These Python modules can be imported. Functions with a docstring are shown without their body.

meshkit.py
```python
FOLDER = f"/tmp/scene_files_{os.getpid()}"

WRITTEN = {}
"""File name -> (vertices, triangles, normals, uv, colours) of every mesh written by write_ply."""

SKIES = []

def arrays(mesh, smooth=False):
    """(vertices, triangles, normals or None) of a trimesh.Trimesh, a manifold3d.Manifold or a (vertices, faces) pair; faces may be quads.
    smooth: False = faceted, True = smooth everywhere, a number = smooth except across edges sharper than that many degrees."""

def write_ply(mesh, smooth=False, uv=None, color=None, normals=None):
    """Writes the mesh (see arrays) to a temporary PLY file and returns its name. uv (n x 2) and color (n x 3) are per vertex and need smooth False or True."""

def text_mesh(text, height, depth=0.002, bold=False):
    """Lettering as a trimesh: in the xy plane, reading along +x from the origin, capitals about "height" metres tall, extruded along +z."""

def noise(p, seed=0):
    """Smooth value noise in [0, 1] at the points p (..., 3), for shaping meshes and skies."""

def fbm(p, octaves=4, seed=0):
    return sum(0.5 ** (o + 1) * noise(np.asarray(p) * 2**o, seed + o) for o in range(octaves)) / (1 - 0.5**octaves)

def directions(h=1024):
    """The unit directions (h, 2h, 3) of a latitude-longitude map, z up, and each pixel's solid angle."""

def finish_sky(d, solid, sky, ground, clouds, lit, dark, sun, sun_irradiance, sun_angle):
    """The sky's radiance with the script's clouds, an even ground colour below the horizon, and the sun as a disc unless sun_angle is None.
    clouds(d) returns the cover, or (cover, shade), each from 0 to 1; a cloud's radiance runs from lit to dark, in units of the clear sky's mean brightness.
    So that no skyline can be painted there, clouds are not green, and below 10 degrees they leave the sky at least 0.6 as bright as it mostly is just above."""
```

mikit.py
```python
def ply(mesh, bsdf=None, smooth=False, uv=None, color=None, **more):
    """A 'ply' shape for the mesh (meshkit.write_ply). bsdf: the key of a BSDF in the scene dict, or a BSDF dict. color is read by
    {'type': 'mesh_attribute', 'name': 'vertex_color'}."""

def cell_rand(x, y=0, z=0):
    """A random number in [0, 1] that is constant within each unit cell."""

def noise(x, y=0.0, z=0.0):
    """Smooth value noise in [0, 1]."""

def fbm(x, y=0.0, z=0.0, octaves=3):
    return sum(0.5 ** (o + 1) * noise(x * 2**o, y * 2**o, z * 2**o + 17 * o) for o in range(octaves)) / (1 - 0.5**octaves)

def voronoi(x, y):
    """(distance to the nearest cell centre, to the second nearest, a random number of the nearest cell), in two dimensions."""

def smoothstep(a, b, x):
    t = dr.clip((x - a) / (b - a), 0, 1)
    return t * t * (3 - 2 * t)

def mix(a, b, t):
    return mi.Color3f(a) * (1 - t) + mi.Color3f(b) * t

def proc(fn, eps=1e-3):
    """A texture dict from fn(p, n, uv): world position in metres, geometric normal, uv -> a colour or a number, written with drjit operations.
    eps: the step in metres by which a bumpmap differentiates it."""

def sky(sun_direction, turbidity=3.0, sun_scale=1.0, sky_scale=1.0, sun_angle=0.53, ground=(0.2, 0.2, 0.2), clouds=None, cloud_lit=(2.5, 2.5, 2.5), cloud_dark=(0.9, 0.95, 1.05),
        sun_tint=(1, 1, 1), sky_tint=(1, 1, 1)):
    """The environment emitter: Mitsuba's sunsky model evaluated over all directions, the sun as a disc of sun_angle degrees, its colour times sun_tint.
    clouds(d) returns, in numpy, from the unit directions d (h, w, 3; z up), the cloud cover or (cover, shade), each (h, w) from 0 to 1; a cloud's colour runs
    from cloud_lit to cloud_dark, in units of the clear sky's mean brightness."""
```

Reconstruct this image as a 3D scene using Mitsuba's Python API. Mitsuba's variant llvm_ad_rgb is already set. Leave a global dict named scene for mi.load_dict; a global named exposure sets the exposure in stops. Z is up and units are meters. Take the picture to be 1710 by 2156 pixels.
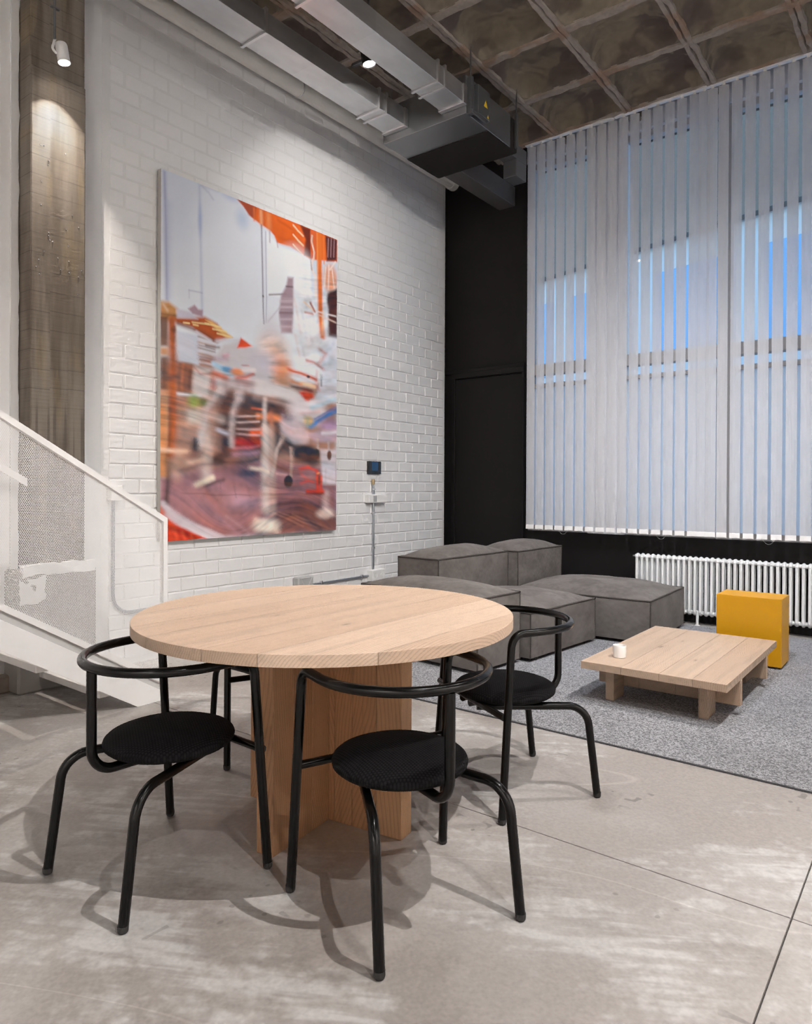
import math, random, json, numpy as np, trimesh, drjit as dr, mitsuba as mi, mikit, meshkit
from mikit import proc, noise, fbm, cell_rand, smoothstep, mix
from shapely.geometry import Polygon, box as sbox, Point
from shapely import affinity
random.seed(7); rng = np.random.default_rng(7)
T = mi.ScalarTransform4f
scene, labels = {'type': 'scene'}, {}
SKY_SCALE, SLAT_OPEN, SLAT_DT = 20.0, 0.17, 0.6   # daylight strength; openness and diffuse transmission of the blind's weave

PI = math.pi

# ------------------------------------------------------------------ camera, sky, lamps' strength, exposure
exposure = 0.20
F_PX, CX, CY, YAW, PITCH, ROLL, EYE = 1473.56, 855.0, 1028.69, 0.659, -0.0042, 0.0044, 1.1962
_fw = np.array([-math.sin(YAW) * math.cos(PITCH), math.cos(YAW) * math.cos(PITCH), math.sin(PITCH)])
_rt = np.array([math.cos(YAW), math.sin(YAW), 0.0]); _up = np.cross(_rt, _fw)
_r2 = math.cos(ROLL) * _rt + math.sin(ROLL) * _up; _u2 = -math.sin(ROLL) * _rt + math.cos(ROLL) * _up
_m = np.eye(4); _m[:3, 0] = -_r2; _m[:3, 1] = _u2; _m[:3, 2] = _fw; _m[:3, 3] = [0, 0, EYE]
scene['camera'] = {'type': 'perspective', 'fov_axis': 'x', 'fov': 2 * math.degrees(math.atan(855.0 / F_PX)), 'near_clip': 0.05, 'far_clip': 200.0,
                   'principal_point_offset_x': 0.0, 'principal_point_offset_y': (1078.0 - CY) / 2156.0, 'to_world': T(_m)}
scene['sky'] = mikit.sky([0.25, 0.9, 0.35], turbidity=3.0, sun_scale=0.0, sky_scale=SKY_SCALE, ground=(0.25, 0.25, 0.27), sky_tint=(0.95, 0.98, 1.0))
# spot lamps: name -> (position, target, colour intensity, cutoff, beam)
WARM, NEUT = np.array([1.0, 0.90, 0.80]), np.array([1.0, 0.962, 0.928])
LAMPS = {
    'table':  ((0.04, 1.68, 3.80), (-1.75, 1.70, 0.3), NEUT * 26, 46, 24),
    'table2': ((0.10, 2.60, 3.80), (-1.9, 2.0, 0.3), NEUT * 8, 48, 20),  # unseen weaker neighbour, lights the table a second time
    'lounge': ((0.16, 3.75, 3.80), (-1.6, 4.6, 0.3), NEUT * 25, 50, 20),
    'blind':  ((-0.9, 2.4, 4.30), (-1.7, 6.3, 0.35), np.array([0.90, 0.95, 1.03]) * 50, 36, 3),  # out of view, tinted cool, placed to brighten the lower blind
    'stair':  ((-1.2, -0.6, 3.80), (-4.2, 2.2, 1.6), NEUT * 4, 60, 12),  # unseen, placed to light the stair and the wall beside it
    'near':   ((1.3, 0.4, 3.80), (0.2, 1.0, 0.0), NEUT * 16, 52, 20),  # unseen, gives general light on the floor near the viewer
    'fill_washer': ((1.6, 3.0, 4.20), (3.8, 2.4, 1.8), NEUT * 170, 70, 40),  # added fill: bounces off the right wall to raise the ambient light
    'fill_washer2': ((0.6, -1.6, 4.20), (0.4, -3.4, 1.8), NEUT * 150, 70, 40),  # added fill, soft bounce from the wall behind the viewer
    'far':    ((-0.7, 3.0, 4.36), (-4.3, 5.3, 1.9), NEUT * 9, 48, 8),  # out of view, lights the brick wall from across the room
    'wall':   ((-3.290, 3.800, 4.195), (-4.30, 5.0, 2.2), NEUT * 5.2, 62, 10),
    'column': ((-4.005, 1.968, 3.590), (-4.11, 2.0, 1.6), WARM * 16, 40, 7),
}

# ------------------------------------------------------------------ helpers
def add(key, mesh, bsdf, smooth=False, to=None, **kw):
    d = mikit.ply(mesh, bsdf, smooth, **kw)
    if to is not None: d['to_world'] = to
    scene[key] = d
    return d
def tag(key, label, category=None, group=None, kind=None):
    labels[key] = {'label': label}
    if category: labels[key]['category'] = category
    if group: labels[key]['group'] = group
    if kind: labels[key]['kind'] = kind
def num(base, i): return base if i == 0 else f'{base}_{i:03d}'
cat_m = trimesh.util.concatenate
def cbox(x0, x1, y0, y1, z0, z1, b=0.003):
    """box with chamfered edges"""
    c = [(x0 + x1) / 2, (y0 + y1) / 2, (z0 + z1) / 2]; h = np.array([x1 - x0, y1 - y0, z1 - z0]) / 2
    if b <= 0:
        m = trimesh.creation.box(h * 2); m.apply_translation(c); return m
    b = min(b, h.min() * 0.49); P = []
    for s in np.ndindex(2, 2, 2):
        s = np.array(s) * 2 - 1
        for k in range(3):
            q = h - b; q[k] = h[k]; P.append(s * q)
    m = trimesh.convex.convex_hull(np.array(P)); m.apply_translation(c); return m
def rotz(m, deg, about=(0, 0)):
    m.apply_transform(trimesh.transformations.rotation_matrix(math.radians(deg), [0, 0, 1], [about[0], about[1], 0])); return m
def fillet(pts, radii, n=8):
    """polyline with rounded corners"""
    pts = [np.array(p, float) for p in pts]; out = [pts[0]]
    for i in range(1, len(pts) - 1):
        r = radii[i - 1] if isinstance(radii, (list, tuple)) else radii
        a, b, c = pts[i - 1], pts[i], pts[i + 1]
        u = (a - b) / np.linalg.norm(a - b); v = (c - b) / np.linalg.norm(c - b)
        ang = math.acos(np.clip(u @ v, -1, 1))
        if r <= 0 or ang > PI - 1e-3: out.append(b); continue
        d = min(r / math.tan(ang / 2), 0.49 * np.linalg.norm(a - b), 0.49 * np.linalg.norm(c - b)); r = d * math.tan(ang / 2)
        w = (u + v) / np.linalg.norm(u + v); cen = b + w * (r / math.sin(ang / 2))
        p0, p1 = b + u * d - cen, b + v * d - cen; tot = PI - ang
        for k in range(n + 1):
            t = k / n
            out.append(cen + (math.sin((1 - t) * tot) * p0 + math.sin(t * tot) * p1) / math.sin(tot))
    out.append(pts[-1]); return np.array(out)
def tube(path, r, sides=16, caps=True, closed=False):
    p = np.asarray(path, float); n = len(p); rr = np.broadcast_to(r, (n,))
    if closed:
        t = np.roll(p, -1, 0) - np.roll(p, 1, 0)
    else:
        t = np.gradient(p, axis=0)
        d = np.diff(p, axis=0); d /= np.linalg.norm(d, axis=1, keepdims=True); t[1:-1] = d[:-1] + d[1:]; t[0] = d[0]; t[-1] = d[-1]
    t /= np.linalg.norm(t, axis=1, keepdims=True)
    a = np.cross(t[0], [0, 0, 1.0] if abs(t[0][2]) < 0.9 else [1.0, 0, 0]); a /= np.linalg.norm(a); A = [a]
    for i in range(1, n):
        a = A[-1] - t[i] * (A[-1] @ t[i]); A.append(a / np.linalg.norm(a))
    A = np.array(A); B = np.cross(t, A); ang = np.arange(sides) * 2 * PI / sides
    v = p[:, None] + rr[:, None, None] * (np.cos(ang)[None, :, None] * A[:, None] + np.sin(ang)[None, :, None] * B[:, None])
    f = []
    for i in range(n if closed else n - 1):
        j = (i + 1) % n
        for k in range(sides):
            l = (k + 1) % sides
            f += [[i * sides + k, j * sides + l, j * sides + k], [i * sides + k, i * sides + l, j * sides + l]]
    V = v.reshape(-1, 3)
    if caps and not closed:
        V = np.vstack([V, p[0], p[-1]]); c0, c1 = len(V) - 2, len(V) - 1
        for k in range(sides):
            l = (k + 1) % sides; f += [[c0, l, k], [c1, (n - 1) * sides + k, (n - 1) * sides + l]]
    m = trimesh.Trimesh(V, np.array(f), process=False); m.fix_normals(); return m
def lathe(prof, sides=48, at=(0, 0, 0)):
    prof = np.array(prof, float); ang = np.arange(sides) * 2 * PI / sides; V = []; F = []; n = len(prof)
    for r, z in prof: V += [[r * math.cos(a), r * math.sin(a), z] for a in ang]
    for i in range(n - 1):
        for k in range(sides):
            l = (k + 1) % sides
            F += [[i * sides + k, i * sides + l, (i + 1) * sides + l], [i * sides + k, (i + 1) * sides + l, (i + 1) * sides + k]]
    m = trimesh.Trimesh(np.array(V), np.array(F)); m.merge_vertices(); m.update_faces(m.nondegenerate_faces()); m.apply_translation(at); return m
def extr(poly, depth): return trimesh.creation.extrude_polygon(poly, depth, engine='earcut')
def prism_yz(pts, x0, x1):
    """polygon in (y, z), extruded along x"""
    m = extr(Polygon(pts), x1 - x0); v = m.vertices.copy(); m.vertices = np.column_stack([v[:, 2] + x0, v[:, 0], v[:, 1]]); m.fix_normals(); return m
def prism_xz(pts, y0, y1):
    m = extr(Polygon(pts), y1 - y0); v = m.vertices.copy(); m.vertices = np.column_stack([v[:, 0], v[:, 2] + y0, v[:, 1]]); m.fix_normals(); return m
def lin(r, g, b):
    c = np.array([r, g, b]) / 255.0; return np.where(c <= 0.04045, c / 12.92, ((c + 0.055) / 1.055) ** 2.4).tolist()
def rgb(c): return {'type': 'rgb', 'value': [float(x) for x in c]}
def principled(c, rough=0.5, spec=0.5, metallic=0.0, two=True, **kw):
    d = {'type': 'principled', 'base_color': c if isinstance(c, dict) else rgb(c), 'roughness': rough, 'specular': spec, 'metallic': metallic, **kw}
    return {'type': 'twosided', 'bsdf': d} if two else d
def bumped(inner, fn, scale, eps=1e-3):
    return {'type': 'twosided', 'bsdf': {'type': 'bumpmap', 'arbitrary': proc(fn, eps), 'scale': scale, 'bsdf': inner}}
def V3(c): return mi.Color3f(*[float(x) for x in c])
# ------------------------------------------------------------------ materials
def wood_fn(axis, widths_axis, plank, seed, tone_lo, tone_hi, scale=1.0, phi=0.0, plank2=(), third=None, knots=()):
    """solid wood: growth rings round a pith far below each plank. axis = along the grain, widths_axis = across the planks, plank = their edges."""
    def fn(p, n, uv):
        q = [p.x, p.y, p.z]
        if phi:
            c, s = math.cos(phi), math.sin(phi)
            q = [p.x * c + p.y * s, -p.x * s + p.y * c, p.z]
        a, b = q[axis], q[widths_axis]; h = q[3 - axis - widths_axis]
        k = mi.Float(0)
        for e in plank: k = k + dr.select(b > e, 1.0, 0.0)
        for e in plank2: k = k + dr.select(q[third] > e, 10.0, 0.0)
        r0 = cell_rand(k, seed, 1); r1 = cell_rand(k, seed, 2); r2 = cell_rand(k, seed, 3)
        wob = (fbm(a * 1.3 + r0 * 40, b * 6, h * 6 + r1 * 9, octaves=3) - 0.5)
        bb = b + 0.05 * wob + 0.3 * (r0 - 0.5); hh = h + (0.10 + 0.22 * r1) * dr.select(r2 > 0.5, 1.0, -1.0) + 0.03 * wob
        knx = noise(a * 1.7 + r2 * 31, r0 * 17, 3.0)
        bb = bb * (1 + 0.25 * (knx - 0.5))
        rad = dr.sqrt(bb * bb + hh * hh)
        ring = rad / 0.0085 * scale + 1.2 * fbm(a * 3, b * 20, h * 20)
        fr = ring - dr.floor(ring)
        late = smoothstep(0.45, 0.95, fr) * (1 - smoothstep(0.95, 1.0, fr))
        fib = fbm(a * 9 + r0 * 50, b * 260, h * 260, octaves=2)
        pores = smoothstep(0.62, 0.8, noise(a * 22, b * 700, h * 700))
        tone = 0.55 * fbm(a * 1.1 + r1 * 20, b * 9, h * 9) + 0.75 * cell_rand(k, seed, 4) - 0.1
        t = dr.clip(0.85 * tone + 0.22 * (fib - 0.5), 0, 1)
        col = mix(tone_hi, tone_lo, t)
        d = 1 - 0.20 * late - 0.12 * pores + 0.16 * (fib - 0.5) - 0.09 * smoothstep(0.55, 0.75, fbm(a * 1.6 + r1 * 33, b * 30, h * 30, octaves=2))
        for e in plank:                                            # glue lines
            d = d * (1 - 0.34 * dr.exp(-dr.square((b - e) / 0.0016)))
        for (ka, kb, ks) in knots:                                 # knots, each with rings drawn out along the grain
            e = dr.sqrt(dr.square((a - ka) / (2.6 * ks)) + dr.square((b - kb) / ks)) + 0.25 * (fbm(a * 40, b * 40, 2.0) - 0.5)
            rg = 0.5 + 0.5 * dr.cos(e * 16)
            d = d * (1 - 0.16 * rg * dr.exp(-e * e * 0.5)) * (1 - 0.45 * dr.exp(-e * e * 9))
        return col * mi.Color3f(d, d * 0.985, d * 0.96)
    return fn
TABLE_EDGES = [-2.25, -2.06, -1.898, -1.637, -1.473, -1.23]
CT = (-1.7862, 1.841); TR = 0.6702; PHI = 0.1364
KNOTS_T = ((1.697, -1.56, 0.020), (1.658, -1.853, 0.014))
KNOTS_C = ((4.264, -1.36, 0.030), (4.50, -1.30, 0.018), (4.05, -1.10, 0.016))
scene['wood_table'] = principled(proc(wood_fn(1, 0, TABLE_EDGES, 3, (0.445, 0.312, 0.226), (0.585, 0.445, 0.345), knots=KNOTS_T)), 0.52, 0.35)
_c = (CT[0] * math.cos(PHI) + CT[1] * math.sin(PHI), -CT[0] * math.sin(PHI) + CT[1] * math.cos(PHI))
scene['wood_base'] = principled(proc(wood_fn(2, 0, [_c[0] + e for e in (-0.21, -0.085, -0.0355, 0.0355, 0.06, 0.135, 0.235)], 11, (0.36, 0.185, 0.092), (0.52, 0.305, 0.17), phi=PHI, plank2=[_c[1] + e for e in (-0.235, -0.13, -0.0352, 0.0352, 0.12, 0.22)], third=1)), 0.55, 0.3)
scene['wood_coffee'] = principled(proc(wood_fn(1, 0, [-1.37, -1.17, -1.005], 23, (0.36, 0.252, 0.182), (0.46, 0.345, 0.26), knots=KNOTS_C)), 0.5, 0.4)
def floor_fn(p, n, uv):
    x, y = p.x, p.y
    wx = x + 0.35 * (fbm(x * 1.7, y * 1.7, 2.0) - 0.5); wy = y + 0.35 * (fbm(x * 1.7, y * 1.7, 7.0) - 0.5)
    u, v = x * 0.86 + y * 0.5, -x * 0.5 + y * 0.86
    grit = fbm(x * 38, y * 38, 3.0, octaves=3); brush = fbm(u * 5, v * 40, 4.0, octaves=3)
    big = fbm(wx * 1.1 + 3, wy * 1.4, 0.5, octaves=3)
    mid = fbm(wx * 2.6 + 9, wy * 3.4, 1.5, octaves=5)
    crisp = smoothstep(0.47, 0.64, 0.62 * mid + 0.38 * big + 0.16 * (grit - 0.5) + 0.10 * (brush - 0.5))
    soft = smoothstep(0.38, 0.64, big)
    stain = smoothstep(0.50, 0.66, fbm(wx * 1.9 + 31, wy * 2.5 + 5, 9.0, octaves=4) + 0.06 * (grit - 0.5))
    c = mix((0.285, 0.258, 0.238), (0.335, 0.312, 0.292), soft)
    c = mix(c, (0.215, 0.190, 0.172), stain * 0.6)
    c = mix(c, (0.465, 0.452, 0.435), crisp * (0.25 + 0.5 * smoothstep(0.3, 0.62, brush)))
    scr = (1 - smoothstep(0.0, 0.006, dr.abs(fbm(u * 0.7, v * 1.7, 12.0, octaves=2) - 0.5))) * smoothstep(0.5, 0.65, noise(x * 1.5, y * 1.5, 3.3))
    spot = smoothstep(0.86, 0.93, noise(x * 30, y * 30, 8.0)) * smoothstep(0.6, 0.8, noise(x * 3, y * 3, 18.0))
    return c * mi.Color3f(0.975, 0.985, 1.0) * (0.90 + 0.20 * fbm(x * 110, y * 110, 3.0, octaves=2)) * (1 + 0.18 * scr - 0.3 * spot)
def floor_rough(p, n, uv): return 0.36 + 0.22 * fbm(p.x * 3, p.y * 3, 5.0)
scene['concrete_floor'] = principled(proc(floor_fn), proc(floor_rough), 0.42)
scene['joint_dark'] = principled((0.06, 0.055, 0.05), 0.9, 0.1)
def rug_fn(p, n, uv):
    g = noise(p.x * 300, p.y * 300, p.z * 300); h = noise(p.x * 150 + 7, p.y * 150, 3.0)
    v = smoothstep(0.25, 0.75, 0.6 * g + 0.4 * h)
    return mix((0.085, 0.085, 0.092), (0.29, 0.29, 0.306), v) * (0.85 + 0.3 * fbm(p.x * 3, p.y * 3))
scene['rug_fibre'] = principled(proc(rug_fn), 0.95, 0.1, sheen=0.3)
scene['rug_edge'] = principled((0.05, 0.05, 0.055), 0.9, 0.1)
def paint_fn(p, n, uv):
    d = fbm(p.x * 2 + 3, p.y * 2, p.z * 2, octaves=3)
    return V3((0.80, 0.79, 0.785)) * (0.96 + 0.07 * d)
def paint_bump(p, n, uv): return fbm(p.x * 45, p.y * 45, p.z * 60, octaves=3)
scene['white_brick'] = bumped({'type': 'principled', 'base_color': proc(paint_fn), 'roughness': 0.38, 'specular': 0.5}, paint_bump, 0.0035)
scene['mortar'] = bumped({'type': 'principled', 'base_color': rgb((0.74, 0.73, 0.72)), 'roughness': 0.45, 'specular': 0.5}, paint_bump, 0.006)
scene['plaster'] = principled((0.74, 0.735, 0.73), 0.7, 0.2)
scene['black_paint'] = principled((0.008, 0.0075, 0.0075), 0.7, 0.08)
scene['pale_reveal'] = principled((0.78, 0.78, 0.79), 0.8, 0.2)
scene['galvanised_dull'] = principled((0.24, 0.25, 0.255), 0.38, 0.5, metallic=0.85)
scene['web_shade_grey'] = principled((0.50, 0.49, 0.48), 0.6, 0.2)  # white web plate greyed, the shade of its recess put into the colour
scene['off_white_wall'] = principled((0.72, 0.70, 0.68), 0.8, 0.2)
def waffle_fn(p, n, uv):
    wx = p.x + 0.25 * (fbm(p.x * 4, p.y * 4, p.z * 4) - 0.5); wy = p.y + 0.25 * (fbm(p.x * 4 + 9, p.y * 4, p.z * 4) - 0.5)
    a = fbm(wx * 3.4, wy * 3.4, p.z * 3 + 2, octaves=4); b = fbm(wx * 2.4 + 5, wy * 7.0, p.z * 5, octaves=3); c = fbm(p.x * 26, p.y * 26, p.z * 26, octaves=3)
    col = mix((0.082, 0.066, 0.060), (0.165, 0.142, 0.108), smoothstep(0.36, 0.60, a))
    col = mix(col, (0.215, 0.185, 0.138), smoothstep(0.55, 0.68, fbm(wx * 6 + 3, wy * 6, 8.0)) * 0.7)
    col = mix(col, (0.060, 0.048, 0.042), smoothstep(0.55, 0.68, b) * 0.75)
    return col * (0.8 + 0.4 * c)
scene['waffle_concrete'] = principled(proc(waffle_fn), 0.85, 0.2)
def rib_fn(p, n, uv):
    c = fbm(p.x * 30, p.y * 30, p.z * 30, octaves=3); r = smoothstep(0.5, 0.7, fbm(p.x * 5, p.y * 5, 3.0))
    return mix((0.25, 0.22, 0.195), (0.20, 0.115, 0.065), r * 0.6) * (0.75 + 0.5 * c)
scene['rib_concrete'] = principled(proc(rib_fn), 0.9, 0.2)
def column_fn(p, n, uv):
    c1 = dr.floor((p.y - 1.85) / 0.107); zz = p.z + 0.02 * cell_rand(c1, 5, 2)
    lines = noise(c1 * 7.7, 3.0, zz * 330)
    course = zz / 0.112 + cell_rand(c1, 1, 9) * 0.4; fr = course - dr.floor(course)
    seam = 1 - smoothstep(0.0, 0.045, dr.minimum(fr, 1 - fr))
    st = fbm(p.y * 16 + 4, p.x * 6, p.z * 1.3, octaves=4); st2 = fbm(p.y * 40, p.x * 9, p.z * 4, octaves=3)
    col = mix((0.085, 0.067, 0.051), (0.165, 0.142, 0.118), smoothstep(0.35, 0.7, st))
    och = smoothstep(0.60, 0.72, fbm(p.y * 22 + 9, 4.0, p.z * 3.1, octaves=3)) * 0.55
    col = mix(col, (0.20, 0.15, 0.08), och * 0.5)
    low = smoothstep(1.75, 1.55, p.z)
    vrt = smoothstep(0.5, 0.75, noise(p.y * 60, 2.0, p.z * 1.5))
    col = mix(col, (0.055, 0.043, 0.034), low * 0.6 * vrt)
    k = (0.86 + 0.24 * lines) * (1 - 0.35 * seam * (1 - low)) * (0.8 + 0.4 * st2)
    return col * k
def column_bump(p, n, uv):
    c1 = dr.floor((p.y - 1.85) / 0.107)
    return noise(c1 * 7.7, 3.0, p.z * 260) * 0.6 + fbm(p.y * 60, p.x * 60, p.z * 60)
scene['column_concrete'] = bumped({'type': 'principled', 'base_color': proc(column_fn), 'roughness': 0.75, 'specular': 0.3}, column_bump, 0.002)
def suede_fn(p, n, uv):
    a = fbm(p.x * 7, p.y * 7, p.z * 7, octaves=4); b = fbm(p.x * 40, p.y * 40, p.z * 40, octaves=2)
    return mix((0.098, 0.087, 0.080), (0.132, 0.119, 0.110), smoothstep(0.3, 0.75, a)) * (0.85 + 0.3 * b)
def suede_bump(p, n, uv): return fbm(p.x * 14, p.y * 30, p.z * 14, octaves=4)
scene['suede'] = bumped({'type': 'principled', 'base_color': proc(suede_fn), 'roughness': 0.85, 'specular': 0.25, 'sheen': 0.9}, suede_bump, 0.006)
scene['suede_dark'] = principled((0.05, 0.044, 0.04), 0.8, 0.2)
scene['black_gloss'] = {'type': 'twosided', 'bsdf': {'type': 'roughplastic', 'distribution': 'ggx', 'alpha': 0.035, 'int_ior': 1.26, 'diffuse_reflectance': rgb((0.0015, 0.0015, 0.0015))}}
scene['black_rubber'] = principled((0.012, 0.012, 0.012), 0.6, 0.3)
def mesh_cloth(p, n, uv):
    u, v = uv.x * 110, uv.y * 110
    w = dr.abs(dr.sin(u * PI)) * dr.abs(dr.sin((v + 0.5 * dr.floor(u)) * PI))
    return mi.Color3f(0.0045, 0.0044, 0.0047) * (0.5 + 1.5 * w)
scene['seat_cloth'] = principled(proc(mesh_cloth), 0.85, 0.04)
scene['white_metal'] = principled((0.79, 0.775, 0.76), 0.42, 0.45)
scene['white_mesh'] = principled((0.80, 0.79, 0.785), 0.5, 0.3)
scene['white_plastic'] = principled((0.80, 0.79, 0.77), 0.35, 0.5)
scene['grey_plastic'] = principled((0.42, 0.42, 0.42), 0.45, 0.4)
def galv_fn(p, n, uv):
    a = fbm(p.x * 13, p.y * 5, p.z * 13, octaves=3)
    band = cell_rand(dr.floor(p.y / 0.27), 3, 1)
    return V3((0.60, 0.61, 0.62)) * (0.78 + 0.34 * a + 0.08 * band)
scene['galvanised'] = principled(proc(galv_fn), 0.36, 0.5, metallic=0.9)
scene['galv_edge'] = principled((0.68, 0.68, 0.69), 0.28, 0.5, metallic=0.95)
scene['dark_steel'] = principled((0.10, 0.105, 0.11), 0.4, 0.5, metallic=0.6)
scene['black_foam'] = principled((0.010, 0.009, 0.009), 0.9, 0.1)
scene['conduit_steel'] = principled((0.42, 0.45, 0.49), 0.3, 0.5, metallic=0.85)
scene['yellow_lacquer'] = principled((0.52, 0.245, 0.004), 0.42, 0.4)
scene['radiator_white'] = principled((0.78, 0.78, 0.77), 0.3, 0.5)
scene['ceramic'] = principled((0.78, 0.76, 0.73), 0.35, 0.5)
scene['pipe_white'] = principled((0.72, 0.70, 0.66), 0.45, 0.4)
scene['warning_yellow'] = principled((0.75, 0.50, 0.03), 0.5, 0.3)
scene['brass'] = principled((0.55, 0.42, 0.25), 0.25, 0.5, metallic=0.9)
scene['screen_glass'] = principled((0.004, 0.007, 0.012), 0.04, 0.5)
scene['screen_blue'] = {'type': 'principled', 'base_color': rgb((0.004, 0.05, 0.13)), 'roughness': 0.05, 'specular': 0.5}
scene['frame_grey'] = principled((0.42, 0.40, 0.39), 0.5, 0.3)
scene['frame_dark'] = principled((0.05, 0.048, 0.047), 0.5, 0.4)
scene['window_glass'] = {'type': 'thindielectric', 'int_ior': 1.5}
scene['slat_fabric'] = {'type': 'blendbsdf', 'weight': SLAT_OPEN, 'a': {'type': 'principledthin', 'base_color': rgb((0.66, 0.655, 0.67)), 'diff_trans': SLAT_DT, 'roughness': 0.8, 'spec_trans': 0.0, 'eta': 1.3},
                        'b': {'type': 'thindielectric', 'int_ior': 1.02}}
scene['slat_hem'] = principled((0.82, 0.81, 0.80), 0.6, 0.3)
scene['facade_white'] = principled((0.55, 0.57, 0.60), 0.8, 0.2)
scene['frosted_glass'] = {'type': 'principledthin', 'base_color': rgb((0.84, 0.86, 0.88)), 'diff_trans': 1.0, 'roughness': 0.5, 'spec_trans': 0.0, 'eta': 1.3}
scene['facade_dark'] = principled((0.19, 0.165, 0.145), 0.8, 0.2)
scene['facade_blue'] = principled((0.18, 0.36, 0.60), 0.3, 0.5)
scene['paving'] = principled((0.45, 0.47, 0.5), 0.9, 0.2)
scene['footing_grey'] = principled((0.24, 0.225, 0.21), 0.85, 0.2)
scene['art_edge'] = principled((0.40, 0.38, 0.36), 0.5, 0.3)
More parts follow.
